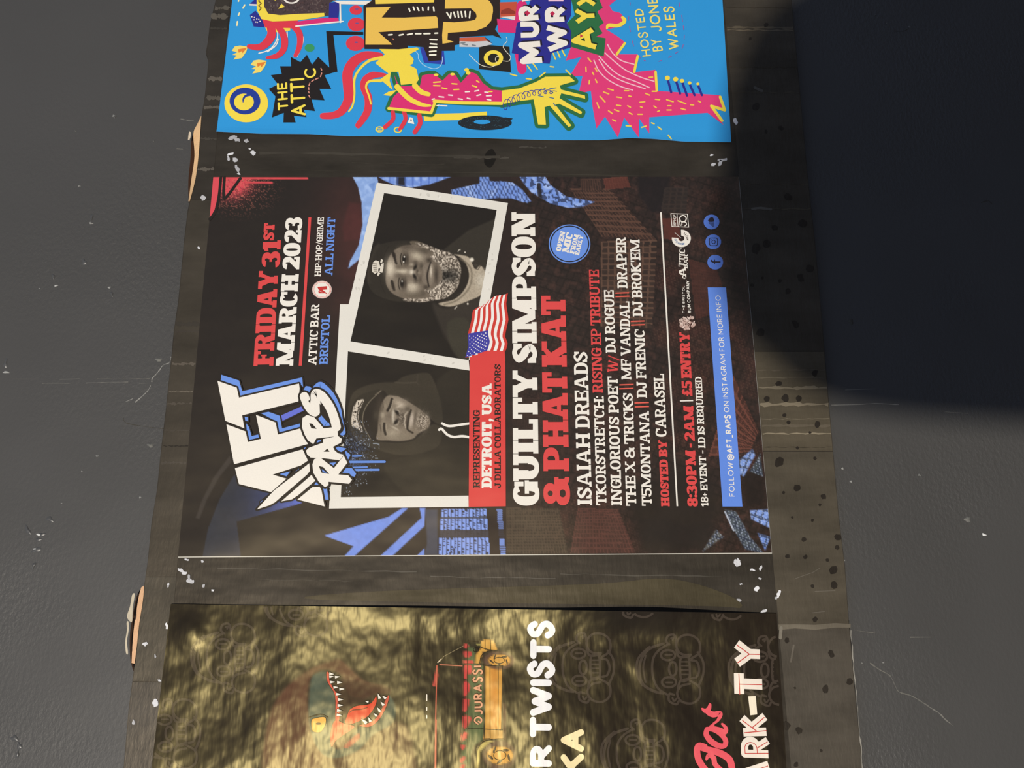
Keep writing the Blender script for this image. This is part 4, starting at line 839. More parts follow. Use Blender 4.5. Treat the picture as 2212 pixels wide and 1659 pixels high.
build_c = lambda a, n: a.build(n, con, M_CON, YP)
A = Art()                                             # ---- date and venue
A.text('FRIDAY', (591, 790.3), a3.p(818, 795), (548.1, 790.3), RED, 3, wt=FAT, gap=.02); A.text('31', a3.p(829, 758), a3.p(839, 553), a3.p(685, 758), RED, 3, wt=FAT, gap=.03); A.text('ST', a3.p(783, 553), a3.p(790, 415), a3.p(697, 553), RED, 3, wt=FAT)
build_c(A, 'date_lettering'); A = Art(); A.text('MARCH 2023', (633.6, 790.3), (653.9, 470.3), (596.1, 790.3), WHITE, 3, wt=FAT, gap=.03, space=.28)
build_c(A, 'date_lettering'); A = Art(); A.poly([(645.8, 790.3), (666.9, 470.3), (672.9, 470.3), (652.5, 790.3)], RED, 3)
build_c(A, 'red_rule'); A = Art()
for q in (((360, 55), (345, 200), (318, 320), (272, 385)), ((388, 55), (382, 195), (405, 208), (515, 60))): A.line(a3(q), 6, INKB, 3, smooth=True)
A.poly(a3((300, 50), (356, 50), (340, 190), (310, 310), (270, 380)), (219, 76, 86), 2)
build_c(A, 'sprayed_corner_print')
A = Art()
A.text('ATTIC BAR', (683.7, 789), (690.5, 657.5), (666, 789), WHITE, 3); build_c(A, 'venue_lettering'); A = Art(); A.text('BRISTOL', (708, 787.6), (713.5, 681.9), (690, 787.6), BLUE, 3); build_c(A, 'venue_lettering'); A = Art()
A.text('HIP-HOP/GRIME', (693.2, 597.8), (700.2, 470.3), (679.7, 597.8), WHITE, 3); build_c(A, 'style_lettering'); A = Art(); A.text('ALL NIGHT', (718.4, 595.6), (725, 470.3), (701.4, 595.6), BLUE, 3)
build_c(A, 'style_lettering')
A = Art(); e = (695.9, 626.3)
A.dot(e, 21, WHITE, 3, 40, 19.2).ring(*e, 20, 19.2, RED, 4, 40, .92).ring(*e, 17.6, 16.9, RED, 4, 40, .92)
A.poly(a3((1128, 925), (1205, 918), (1205, 945), (1170, 948), (1205, 975), (1205, 982), (1165, 965), (1140, 950)), (196, 52, 50), 4); A.poly(a3((1135, 955), (1190, 975), (1140, 975)), (196, 52, 50), 4)
tag(build_c(A, 'round_emblem'), 'white disc with a red monogram')

M_PIC = M_CON
rf = random.Random(17)
def framed(name, quad_in, paint, border, lay):
    inner = at(quad_in); A = Art()
    for q in border: A.poly(q, (228, 224, 213), lay)
    for q in border:                                  # faint marbling of the printed frame
        for k in range(9):
            w_ = np.array([rf.random() for _ in q]); w_ /= w_.sum(); c = (np.asarray(q) * w_[:, None]).sum(0); r = rf.uniform(2, 5)
            if pmask(np.array([c[0] - r, c[0] + r]), np.array([c[1] - r, c[1] + r]), q, .01).min() > .9: A.poly(c + ell(0, 0, r * .9, r * .5, 8, rot=rf.uniform(0, 180)), rf.choice([(214, 210, 199), (206, 202, 192), (236, 233, 224)]), lay)
    o = build_c(A, 'photo_frame'); return o, inner
# the hooded man's picture first, the other overlaps it
o1, q1 = framed('photo_frame', [(736.6, 1074.3), (752.5, 700), (1013, 700), (1012, 1072)], None,
    [[(711.4, 1098.8), (728, 780), (735, 658), (757, 658), (752, 760), (736.6, 1074.3), (1012, 1071), (1012.3, 1095)]], 4)
sheet('portrait_photo', o1, M_CON, q1, 230, 290, paint_hoodman, YP, 3, thick=0)
A = Art()
for p in (((1700, 988), (1790, 1030), (1880, 1032), (1980, 1015), (2160, 990)), ((1650, 1098), (1692, 1082), (1790, 1180), (1900, 1218), (2040, 1205), (2160, 1222))): A.line(pa(p), 5.2, WHITE, 4, smooth=True)
A.build('drawstring_print', o1, M_CON, YP)
o2, q2 = framed('photo_frame', [(757.6, 738.3), (830, 418.3), (1073, 454.9), (1012.5, 779)], None,
    [[(814.6, 395.8), (1097.2, 440), (1073, 454.9), (830, 418.3)], [(814.6, 395.8), (830, 418.3), (757.6, 738.3), (731, 756.5)],
     [(731, 756.5), (757.6, 738.3), (1012.5, 779), (1014.5, 801.4)], [(1073, 454.9), (1097.2, 440), (1036, 770), (1012.5, 779)]], 7)
sheet('portrait_photo', o2, M_CON, q2, 240, 270, paint_capman, YP, 6, thick=0)
A = Art()                                             # cap badge
for q in (((190, 640), (205, 540), (250, 500), (310, 520), (320, 580), (390, 545), (385, 640), (365, 715), (300, 690), (240, 735), (195, 700)), ((330, 540), (345, 475), (380, 500), (355, 555)), ((290, 700), (335, 720), (295, 772), (278, 755))): A.poly(pf(q), (220, 212, 196), 8)
for q in (((300, 645), (330, 640), (320, 690), (296, 685)), ((318, 560), (345, 580), (330, 610))): A.poly(pf(q), (40, 34, 29), 9)
for k in range(5): A.line(pf((205 + k * 4, 560 + k * 32), (270, 552 + k * 34)), 1, (84, 74, 64), 9)
A.build('cap_badge_print', o2, M_CON, YP)

A = Art(); A.poly([(1012.5, 1095.3), (1014.7, 760), (1090, 755), (1091.5, 780), (1092.6, 1094)], (217, 66, 64), 8); ban = build_c(A, 'red_banner')
A = Art(); A.text('REPRESENTING', (1036.4, 1054.6), (1036.4, 887.2), (1022, 1054.6), INKB, 9); A.build('banner_lettering', ban, M_CON, YP); A = Art(); A.text('DETROIT, USA', (1062, 1054.6), (1062, 829.4), (1040.5, 1054.6), WHITE, 9, wt=FAT, gap=.03); A.build('banner_lettering', ban, M_CON, YP); A = Art()
A.text('J DILLA COLLABORATORS', (1082, 1054.6), (1081.4, 788), (1068.4, 1054.6), INKB, 9); A.build('banner_lettering', ban, M_CON, YP)

A = Art()                                             # ---- waving flag
def flagp(u, v):                                      # u along the stripes (0 hoist .. 1 fly), v across
    x0 = 985 + 0 * v; lx = np.interp(u, [0, .18, .35, .6, .85, 1], [978, 1005, 1000, 1018, 1040, 1088]); rx = np.interp(u, [0, .18, .35, .62, .85, 1], [1300, 1312, 1298, 1318, 1306, 1318])
    ly = np.interp(u, [0, .35, .85, 1], [1480, 1310, 1105, 1075]); ry = np.interp(u, [0, .35, .72, 1], [1422, 1310, 1130, 965])
    wob = 14 * math.sin(u * 11 + v * 3); return a5.p(lx + (rx - lx) * v, ly + (ry - ly) * v + 16 * math.sin(v * 7 + 1) * (1 - abs(2 * v - 1) * .4) + 0 * wob)
us = np.linspace(0, 1, 22)
for k in range(13):
    a_ = [flagp(u, k / 13 + .012 * math.sin(u * 12)) for u in us]; b_ = [flagp(u, (k + 1) / 13 + .012 * math.sin(u * 12)) for u in us]
    for q in strip(np.array(a_), np.array(b_)): A.poly(q, (207, 60, 52) if k % 2 == 0 else (240, 236, 230), 10)
un = np.linspace(0, .40, 10); a_ = [flagp(u, -.004) for u in un]; b_ = [flagp(u, 7 / 13 + .01 * math.sin(u * 12)) for u in un]
for q in strip(np.array(a_), np.array(b_)): A.poly(q, (62, 62, 158), 11)
for r in range(9):
    for c in range(6 if r % 2 == 0 else 5):
        s = flagp(.035 + (c + (0 if r % 2 == 0 else .5)) * .064, (r + .7) / 18.5); A.dot(s, 1.25, (240, 238, 236), 12, 8)
build_c(A, 'flag')

A = Art(); A.text('GUILTY SIMPSON', (1164.6, 1092.5), (1155.4, 459.5), (1109, 1092.5), WHITE, 5, wt=FAT, gap=.02, space=.3); tag(build_c(A, 'headline_lettering'), 'fat white slab headline'); A = Art(); A.text('& PHAT KAT', (1231, 1091.9), (1221, 639.9), (1174.8, 1091.9), RED, 5, wt=FAT, gap=.02, space=.22)
tag(build_c(A, 'headline_lettering'), 'fat red slab headline')
A = Art(); T = A.text
T('ISAIAH DREADS', (1278.8, 1091.4), (1268.5, 760.6), (1247.6, 1091.4), WHITE, 5)
build_c(A, 'lineup_lettering'); A = Art(); T = A.text
T('TKORSTRETCH:', a8.p(848, 1150), a8.p(825, 282), a8.p(766, 1150), WHITE, 5); T('RISING EP TRIBUTE', a8.p(819, 254), a7.p(786, 787), a8.p(737, 254), RED, 5)
build_c(A, 'lineup_lettering'); A = Art(); T = A.text
T('INGLORIOUS POET', a8.p(970, 1150), a8.p(936, 126), a8.p(886, 1150), WHITE, 5); T('W/', a8.p(934, 100), a7.p(948, 1478), a8.p(852, 100), RED, 5); T('DJ ROGUE', a7.p(921, 1450), a7.p(904, 950), a7.p(842, 1450), WHITE, 5)
build_c(A, 'lineup_lettering'); A = Art(); T = A.text
T('THE X & TRICKS', a8.p(1085, 1155), a8.p(1055, 258), a8.p(1004, 1155), WHITE, 5); T('MF VANDAL', a8.p(1045, 150), a7.p(1028, 1040), a8.p(966, 150), WHITE, 5); T('DRAPER', a7.p(1015, 935), a7.p(1000, 530), a7.p(935, 935), WHITE, 5)
build_c(A, 'lineup_lettering'); A = Art(); T = A.text
T('T5MONTANA', a8.p(1208, 1155), a8.p(1184, 400), a8.p(1129, 1155), WHITE, 5); T('DJ FRENIC', a8.p(1170, 295), a7.p(1148, 1262), a8.p(1090, 295), WHITE, 5); T("DJ BROK'EM", a7.p(1137, 1160), a7.p(1110, 547), a7.p(1057, 1160), WHITE, 5)
build_c(A, 'lineup_lettering'); A = Art(); T = A.text
for z, x0, x1, y in ((a8, 950, 1062, 190), (a8, 948, 1061, 221), (a7, 918, 1027, 972), (a7, 919, 1029, 1000), (a8, 1070, 1184, 334), (a8, 1072, 1185, 365), (a7, 1040, 1150, 1197), (a7, 1042, 1152, 1226)):
    A.line(z((x0, y + 2), (x1, y - 2)), 2.7, (226, 96, 82), 5, cap='flat'); build_c(A, 'divider_bar'); A = Art()
A = Art(); A = Art(); T = A.text
T('HOSTED BY', a8.p(1350, 1158), a8.p(1326, 632), a8.p(1282, 1158), RED, 5, wt=FAT, gap=.03); T('CARASEL', a8.p(1325, 605), a8.p(1304, 103), a8.p(1240, 605), WHITE, 5)
build_c(A, 'host_lettering'); A = Art(); A.line([(1462.5, 1093.8), (1427.2, 459.5)], 3.4, WHITE, 5, cap='flat'); build_c(A, 'white_rule')
A = Art(); T = A.text
T('8:30PM - 2AM', a8.p(1574, 1160), a8.p(1537, 360), a8.p(1492, 1160), RED, 5, wt=FAT, gap=.03, space=.25); A.line(a8((1432, 320), (1536, 317)), 2.6, WHITE, 5, cap='flat'); T('\u00a35 ENTRY', a8.p(1531, 280), a7.p(1506, 1285), a8.p(1449, 280), RED, 5, wt=FAT, gap=.03, space=.25); build_c(A, 'entry_lettering'); A = Art(); T = A.text
T('18+ EVENT - I.D IS REQUIRED', a8.p(1658, 1158), a8.p(1604, 128), a8.p(1602, 1158), WHITE, 5); build_c(A, 'entry_lettering')

A = Art(); c = (1230, 527.9)                           # ---- badge
A.dot(c, 45, BLUE, 5, 48, 42); A.ring(*c, 42.5, 40, INKB, 6, 48, .93); bd = build_c(A, 'round_badge')
A = Art(); z = a7
for t, a_, b_, c_ in (('OPEN', (482, 645), (520, 487), (444, 638)), ('MIC', (545, 655), (582, 500), (492, 645)), ('FROM', (590, 665), (628, 512), (553, 657)), ('EARLY', (628, 674), (664, 518), (596, 667))): A.text(t, z.p(*a_), z.p(*b_), z.p(*c_), WHITE, 7, wt=FAT, gap=.02)
A.build('badge_lettering', bd, M_CON, YP)

def logo(fn, name='sponsor_logo'):
    A = Art(); fn(A); return build_c(A, name)
def lg_rum(A):
    rng = random.Random(3)
    for k in range(60):
        a_ = rng.uniform(0, 6.28); r = 15 * math.sqrt(rng.random()); A.dot((1485.5 + r * math.cos(a_) * 1.1, 698.2 + r * math.sin(a_)), rng.uniform(1.4, 3.4), rng.choice([(206, 180, 168), (190, 160, 148), (222, 200, 188)]), 4, 9)
    for k in range(26):
        a_ = rng.uniform(0, 6.28); r = 12 * math.sqrt(rng.random()); A.dot((1486 + r * math.cos(a_), 698 + r * math.sin(a_)), rng.uniform(.6, 1.3), (92, 62, 56), 5, 7)
    A.dot(i3.p(290, 1498), 3, (190, 168, 156), 4); A.text('THE BRISTOL', i3.p(348, 1406), i3.p(346, 1055), i3.p(318, 1406), WHITE, 4, 'pen', wt=.2); A.text('RUM COMPANY', i3.p(430, 1404), i3.p(405, 990), i3.p(388, 1404), WHITE, 4, 'pen', wt=.2)
tag(logo(lg_rum), 'pale round crest with two lines of small white lettering')
def lg_attic(A):
    A.text('A', i3.p(368, 945), i3.p(360, 815), i3.p(278, 945), WHITE, 4); A.text('TTIC', i3.p(340, 815), i3.p(352, 585), i3.p(268, 815), WHITE, 4, wt=dict(st=.26, th=.12, sf=.12, se=.1, ct=.3)); A.text('BAR', i3.p(385, 835), i3.p(385, 655), i3.p(338, 835), WHITE, 4)
    A.line(i3((300, 910), (330, 915), (320, 950), (350, 960)), 2, WHITE, 4, smooth=True)
tag(logo(lg_attic), 'white ornate bar name')
def lg_clock(A):
    c = i3.p(304, 450); A.ring(*c, 20.5, 6.5, WHITE, 4, 40, .92, -92, 186); A.line([i3.p(220, 375), i3.p(304, 448)], 1.2, (190, 184, 176), 4, cap='flat')
    for t, a0, a1, col in (('CLOCKWORK', 172, 58, (92, 122, 164)), ('MUSIC', 20, -72, (44, 36, 34))):
        for k, ch in enumerate(t):
            a_ = math.radians(a0 + (a1 - a0) * (k + .5) / len(t)); r = 13.0; ux = np.array([math.cos(a_), math.sin(a_) * .92]); tx = np.array([math.sin(a_), -math.cos(a_)]) * 1.0
            b = np.array(c) + ux * (r - 2.6); A.text(ch, b - tx * 1.6, b + tx * 1.6, b - tx * 1.6 + ux * 5.6, col, 5, 'pen', wt=.24) if ch != 'I' else A.line([b, b + ux * 5.4], 1.2, col, 5, cap='flat')
tag(logo(lg_clock), 'white three-quarter disc with curved lettering')
def lg_50(A):
    A.line(i3((170, 132), (382, 140), (398, 306), (184, 298)), 1.5, WHITE, 4, closed=True); A.line(i3((248, 136), (262, 302)), 1.3, WHITE, 4, cap='flat')
    A.text('HIP HOP', i3.p(240, 288), i3.p(240, 150), i3.p(194, 288), WHITE, 4, 'pen', wt=.2); A.ring(*i3.p(325, 198), 8.2, 5.8, WHITE, 4, 30)
    A.line(i3((282, 225), (288, 282), (312, 278), (310, 245), (335, 236), (366, 250), (370, 275), (350, 290)), 2, WHITE, 4)
tag(logo(lg_50), 'square white outlined anniversary mark')
A = Art(); A.poly([(1560.1, 1094.6), (1528.1, 621.7), (1567.7, 621.7), (1603, 1094.6)], (98, 140, 226), 5); fb = build_c(A, 'blue_banner')
A = Art(); A.text('FOLLOW', a8.p(1868, 1080), a8.p(1852, 808), a8.p(1824, 1080), WHITE, 6, 'pen', wt=.13); A.text('@AFT_RAPS', a8.p(1856, 792), a8.p(1832, 430), a8.p(1808, 792), WHITE, 6, 'pen', wt=.2, gap=.15)
A.text('ON INSTAGRAM FOR MORE INFO', a8.p(1826, 410), a7.p(1754, 993), a8.p(1782, 410), WHITE, 6, 'pen', wt=.13); A.build('banner_lettering', fb, M_CON, YP)
DKI = (34, 28, 44)
def ic_f(A):
    A.dot((1544.4, 567.2), 17, (88, 126, 214), 4, 36, 16); A.line(i3((805, 752), (708, 752), (690, 742), (688, 725)), 3.2, DKI, 5, cap='flat'); A.line(i3((728, 775), (728, 722)), 2.6, DKI, 5, cap='flat')
def ic_i(A):
    A.dot((1540.1, 523.3), 17, (88, 126, 214), 4, 36, 16); q = i3((672, 446), (752, 446), (766, 460), (766, 530), (752, 544), (682, 544), (664, 530), (664, 456)); A.line(q, 1.5, DKI, 5, closed=True)
    A.ring(*i3.p(716, 495), 4.6, 3.1, DKI, 5, 24); A.dot(i3.p(684, 466), .9, DKI, 5, 8)
def ic_s(A):
    A.dot((1536.4, 480.5), 17, (88, 126, 214), 4, 36, 16); A.poly(i3((648, 232), (655, 205), (680, 180), (705, 180), (718, 200), (718, 232)), DKI, 5, True)
    for k, w in enumerate((62, 66, 62, 48, 40, 22)): A.line(i3((718 - w, 240 + k * 11), (724, 240 + k * 11)), 1.1, DKI, 5, cap='flat')
for f, l in ((ic_f, 'blue disc with a dark letter f'), (ic_i, 'blue disc with a dark camera outline'), (ic_s, 'blue disc with a dark cloud of bars')): tag(logo(f, 'social_icon'), l)
# ------------------------------------------------------------------ the bright blue poster (right of the row when upright)
b1 = Zm(400, 0, 3.6867); b2 = Zm(1000, 0, 3.6867); c4 = Zm(760, 0, 6.144)
YEL, RD, NAVY, MAG, GRN, BLK, GOLD, OFF, SKY = (247, 221, 76), (224, 60, 76), (44, 48, 142), (222, 48, 118), (46, 110, 66), (34, 29, 27), (240, 196, 88), (245, 238, 226), (48, 154, 220)
M_BLU = mat_print('satin_print', .38, [(10, 2, (1, 1, 1), .0022)], (1, .92, .8), .35)
bl, br = at((468.6, 287)), at((1578.8, 308)); ex = (br - bl); ex = ex / np.hypot(*ex); up_ = np.array([ex[1], -ex[0]])
if up_[0] < 0: up_ = -up_
bq = [bl, bl + up_ * .297, br + up_ * .297, br]        # upright: top-left is bl (image left end), going right is image up
blu = empty('illustrated_poster', (float(np.mean([q[0] for q in bq])), 0.0, float(min(q[1] for q in bq))))
tag(blu, 'bright blue poster with hand-drawn yellow, pink and black cut-out figures', 'poster')
def bl_edge(u, v):
    w_ = np.interp(v, [0, .085, .18, .255, .305, .40, .48, .55, .65, .747, .80, .845, .906, 1], [0, 4.4, 2.2, 5.6, 3.4, 2.4, 4.6, 5.0, 5.6, 3.6, -3.4, -2.4, 3.8, 2]) - 1
    k = (1 - np.clip(u / .05, 0, 1)) * w_ * -.00034
    return k[..., None] * up_
def bl_lift(x, z):
    d = (x - bl[0]) * up_[0] + (z - bl[1]) * up_[1]; s = (x - bl[0]) * ex[0] + (z - bl[1]) * ex[1]
    return .0008 * np.clip(1 - d / .007, 0, 1) ** 2 * (.6 + .4 * np.sin(s * 40)) + .0004
YB = -.0006
sheet('printed_sheet', blu, M_BLU, [bq[0], bq[1], bq[2], bq[3]], 120, 90, SKY, YB, 0, bl_lift, bl_edge)
bb = lambda a, n: a.build(n, blu, M_BLU, YB, bl_lift)
A = Art(); S = lambda z, q, w, c, l=3, cl=False: A.line(z(q), w, c, l, closed=cl, smooth=True); Pz = lambda z, q, c, l=3, s=False: A.poly(z(q), c, l, s)
# head with the yellow frame and flaming legs
for q in (((432, -10), (428, 18)), ((478, 48), (464, 72)), ((436, 112), (428, 130)), ((420, 180), (416, 210))): A.line(b1(q), 3.2, (245, 236, 180), 3)
Pz(b1, ((512, 45), (570, -10), (610, -10), (610, 50)), NAVY, 2); A.line(b1((520, 46), (572, 48)), 3.4, OFF, 3); Pz(b1, ((518, 128), (562, 92), (645, 190), (630, 225), (548, 218)), NAVY, 2)
for x, y in ((535, 142), (555, 148), (552, 166), (574, 160), (578, 186), (600, 178), (566, 184), (590, 162)): A.dot(b1.p(x, y), 1.4, OFF, 4, 8)
Pz(b1, ((625, -10), (1250, -10), (1150, 30), (1150, 132), (900, 150), (665, 150), (620, 70)), (74, 60, 60), 3)
rb = random.Random(5)
for k in range(260): A.dot(b1.p(rb.uniform(640, 1140), rb.uniform(0, 112)), rb.uniform(.6, 2.4), rb.choice([(88, 72, 70), (62, 50, 50), (100, 86, 82), (82, 62, 60)]), 4, 6)
A.ring(*b1.p(850, -8), 18, 13.5, OFF, 5, 30, .72); Pz(b1, ((745, 80), (770, 38), (797, 64)), YEL, 5); Pz(b1, ((700, 0), (745, 0), (720, 14)), YEL, 5)
Pz(b1, ((1150, 30), (1235, 18), (1222, 155), (1145, 152)), NAVY, 4); Pz(b1, ((1178, 14), (1490, 14), (1440, 46), (1240, 42)), OFF, 5); A.line(b1((1236, 20), (1240, 185)), 3.6, OFF, 5)
Pz(b1, ((572, -10), (632, -10), (632, 60), (665, 118), (760, 130), (900, 120), (1110, 112), (1112, 140), (900, 172), (700, 180), (610, 160), (575, 90)), YEL, 5); A.line(b1((600, 0), (588, 18), (610, 36), (590, 55), (610, 74), (594, 94)), 2.2, (120, 92, 40), 6)
Pz(b1, ((615, 160), (700, 180), (900, 172), (890, 222), (850, 232), (640, 228)), RD, 4); Pz(b1, ((880, 182), (1110, 150), (1222, 150), (1225, 178), (890, 220)), MAG, 4); A.line(b1((885, 218), (1080, 198), (1258, 180)), 3, OFF, 5)
for q in (((640, 225), (690, 225), (660, 265)), ((710, 225), (770, 226), (768, 262), (720, 265)), ((780, 226), (840, 226), (840, 250), (790, 262))): Pz(b1, q, YEL, 3)
for q, w in ((((685, 215), (690, 290), (640, 360), (585, 385), (510, 378)), (18, 19, 17, 14, 9)), (((740, 210), (790, 300), (790, 390), (740, 450), (655, 468)), (14, 15, 14, 12, 6)), (((860, 205), (910, 270), (918, 340), (905, 400), (880, 452)), (15, 14, 13, 11, 8))): S(b1, q, w, RD, 4)
for q in (((740, 265), (735, 320), (700, 380), (650, 415), (590, 432)), ((745, 320), (725, 370), (660, 420)), ((815, 262), (815, 330), (800, 415)), ((885, 235), (940, 300), (930, 380), (895, 455))): S(b1, q, 2.4, OFF, 3)
bb(A, 'tentacle_head_print'); A = Art()
for dx, dy, k in ((0, 0, 1), (150, 112, 1)):
    f = lambda q: b1(np.array(q, float) + (dx, dy))
    A.poly(f(((375, 412), (398, 378), (440, 370), (502, 380), (490, 420), (455, 470), (388, 482), (412, 448), (380, 444), (418, 424))), (247, 221, 110), 3); A.poly(f(((425, 400), (496, 388), (460, 432), (455, 415), (430, 428))), (232, 130, 52), 4)
bb(A, 'flame_print'); A = Art()
A.dot(b1.p(993, 388), 10.8, (58, 152, 96), 2, 20, 8.5)
bb(A, 'dot_print'); A = Art()
for x, y, rx, ry in ((1362, 88, 51, 38), (1365, 202, 68, 54), (1358, 353, 76, 60)): A.dot(b1.p(x, y), rx / 3.69, RD, 3, 30, ry / 3.69); A.dot(b1.p(x + 6, y - 8), 4, (120, 84, 140), 4, 12, 1.8); bb(A, 'dot_print'); A = Art()
# black speech star
Pz(b1, ((1125, 255), (1420, 262), (1420, 284), (1182, 286), (1215, 578), (1140, 590), (1150, 545)), BLK, 3)
Pz(b1, ((668, 715), (742, 680), (685, 605), (772, 595), (758, 535), (847, 535), (843, 460), (920, 502), (972, 443), (1012, 522), (1062, 460), (1150, 545), (1215, 575), (1112, 606), (1165, 715), (1072, 715), (1112, 806), (1008, 800), (1036, 892), (945, 880), (968, 940), (868, 928), (882, 982), (785, 982), (788, 905), (694, 942), (722, 775)), BLK, 3)
S(b1, ((1085, 548), (1092, 590), (1075, 622), (1030, 640), (992, 672), (986, 715), (990, 785)), 0.1, BLK, 3)
for a_, c_ in (((1084, 552), (1090, 566)), ((1090, 590), (1080, 618)), ((1062, 630), (1042, 638)), ((1028, 644), (1010, 656)), ((996, 668), (988, 690)), ((986, 705), (988, 722)), ((986, 738), (990, 748)), ((988, 768), (996, 784))): A.line(b1((a_, c_)), 2.2, (226, 150, 130), 4)
bb(A, 'speech_star_print'); A = Art()
c = b1.p(490, 830); A.dot(c, 47.2, YEL, 3, 40, 41); A.dot(b1.p(480, 812), 33.2, (36, 60, 150), 4, 40, 29); A.dot(b1.p(472, 820), 21.4, YEL, 5, 32, 18); S(b1, ((465, 825), (468, 795), (490, 770), (535, 760)), (1, 4, 5, 6), (36, 60, 150), 6)
bb(A, 'eye_print'); A = Art()
# red tentacles
S(b1, ((1560, 445), (1440, 448), (1345, 500), (1295, 590), (1300, 700), (1300, 800), (1250, 890), (1180, 925), (1098, 930)), (9, 18, 22, 22, 22, 20, 17, 15, 13), RD, 2); S(b1, ((1565, 468), (1470, 490), (1390, 560), (1350, 640), (1350, 760), (1335, 850), (1305, 895)), (7, 6, 5, 5, 4, 4, 3), YEL, 3)
S(b1, ((1600, 605), (1500, 605), (1440, 640), (1425, 700), (1460, 790), (1450, 900), (1380, 1005)), (6, 15, 16, 16, 17, 16, 13), RD, 2); S(b1, ((1560, 650), (1470, 655), (1442, 700), (1465, 770), (1482, 835)), (7, 5, 4, 4, 3), YEL, 3)
Pz(b1, ((1548, 398), (1700, 400), (1850, 385), (1862, 400), (1790, 440), (1822, 480), (1815, 515), (1790, 528), (1842, 555), (1862, 640), (1840, 672), (1720, 684), (1700, 580), (1640, 580), (1630, 650), (1655, 725), (1555, 640), (1620, 592), (1515, 510), (1592, 440)), YEL, 3); Pz(b1, ((1578, 765), (1620, 738), (1690, 722), (1640, 772)), YEL, 3)
bb(A, 'tentacle_print'); A = Art()
# arm: green outline, pink sleeve, yellow hand
AP = np.concatenate([b1((1665, 600), (1705, 695), (1872, 690), (1888, 610), (1940, 598), (1985, 600), (2050, 650), (2105, 595), (2150, 600), (2195, 668)), b2((10, 640), (60, 580), (110, 598), (160, 670), (230, 722), (312, 730), (312, 832), (0, 818)), b1((2000, 805), (1962, 912), (1622, 872), (1660, 780), (1702, 738))])
HP = b2((310, 730), (450, 712), (580, 662), (655, 620), (850, 618), (890, 655), (770, 690), (780, 722), (970, 770), (972, 795), (782, 752), (768, 790), (948, 900), (940, 920), (765, 835), (735, 842), (862, 1008), (842, 1022), (690, 850), (650, 862), (660, 1002), (598, 1000), (562, 800), (440, 815), (310, 838))
A.line(AP, 15, GRN, 3, closed=True); A.line(HP, 15, GRN, 3, closed=True); A.poly(HP, GRN, 4); A.poly(AP, (222, 50, 116), 5); A.poly(HP, YEL, 6)
for z, q in ((b1, ((1690, 700), (1780, 790), (1880, 840), (1955, 850))), (b1, ((1830, 690), (1880, 740), (1940, 760)))): S(z, q, (12, 11, 9, 4)[:len(q)], YEL, 6)
for p in ((2000, 605), (2130, 600)): A.dot(b1.p(*p), 5, YEL, 6, 12, 3)
for p in ((42, 590), (30, 565)): A.dot(b2.p(*p), 5, YEL, 6, 12, 4)
A.line(np.concatenate([b1((1985, 815), (2100, 822)), b2((0, 828), (310, 832))]), 7, YEL, 6); A.line(b1((1622, 872), (1960, 908), (1995, 812)), 6, YEL, 6)
for k, q in enumerate((((640, 720), (655, 712)), ((690, 716), (742, 708)), ((655, 745), (662, 740)), ((705, 740), (716, 746)), ((612, 725), (624, 718)), ((600, 770), (640, 780)), ((690, 785), (722, 792)), ((720, 830), (735, 850)))): A.line(b2(q), 2, (66, 110, 150), 7)
tq = np.linspace(0, 1, 150); A.line(b2(np.stack([330 + 400 * tq ** 1.15 + 22 * np.cos(tq * 62), 850 - 110 * np.sin(tq * 1.9) + (38 - 26 * tq) * np.sin(tq * 62)], 1)), 1.5, (58, 58, 150), 7)
for q in (((1980, 665), (2035, 660)), ((1980, 690), (2030, 692)), ((2125, 675), (2165, 678)), ((2045, 708), (2085, 716)), ((2140, 722), (2180, 720))): A.line(b1(q), 2.8, YEL, 6)
for z, q in ((b1, ((2022, 778), (2060, 782))), (b1, ((2098, 765), (2130, 768))), (b1, ((1968, 800), (1985, 795))), (b1, ((2175, 795), (2208, 800))), (b1, ((2006, 850), (2022, 848))), (b1, ((2035, 850), (2085, 852))), (b2, ((20, 740), (52, 738))), (b2, ((95, 735), (125, 728))), (b2, ((112, 770), (142, 762))), (b2, ((188, 772), (225, 770))), (b2, ((35, 790), (58, 796))), (b2, ((192, 800), (222, 806))), (b2, ((175, 742), (200, 745)))): A.line(z(q), 2.8, OFF, 6)
for q in (((75, 690), (110, 702)), ((110, 652), (128, 664)), ((205, 738), (232, 738))): A.line(b2(q), 2.8, YEL, 6)
for q, w in ((((1655, 900), (1655, 960), (1590, 1022)), 9), (((1745, 900), (1755, 960), (1712, 1036)), 9), (((1865, 925), (1872, 990), (1830, 1060)), 10)): S(b1, q, w, RD, 4)
for x, y in ((1550, 1038), (1696, 1042)): A.ring(*b1.p(x, y), 9, 6, YEL, 4, 20, .75)
A.line(b1((1535, 1032), (1565, 1032)), 1.4, YEL, 5); A.line(b1((1538, 1044), (1565, 1044)), 1.4, YEL, 5); Pz(b1, ((1790, 940), (1772, 985), (1826, 996), (1812, 945)), OFF, 4); A.line(b1((1795, 970), (1800, 955), (1806, 972)), 1.2, (120, 120, 130), 5)
A.poly(np.concatenate([b1((1898, 915), (2212, 908)), b2((190, 895), (192, 926)), b1((2212, 962), (1905, 970))]), YEL, 3)
bb(A, 'arm_print'); A = Art()
A.dot(b2.p(175, 985), 58, (34, 40, 44), 4, 44, 16); A.poly(b2((330, 940), (398, 950), (360, 980)), (34, 40, 44), 4); A.dot(b2.p(153, 978), 18, SKY, 5, 24, 5)
for k in range(90): a_ = rb.uniform(0, 6.28); r = rb.uniform(.45, .98); A.dot(b2.p(175, 985) + np.array([56 * r * math.cos(a_), 15 * r * math.sin(a_)]), .8, (52, 84, 98), 5, 5)
bb(A, 'record_print')
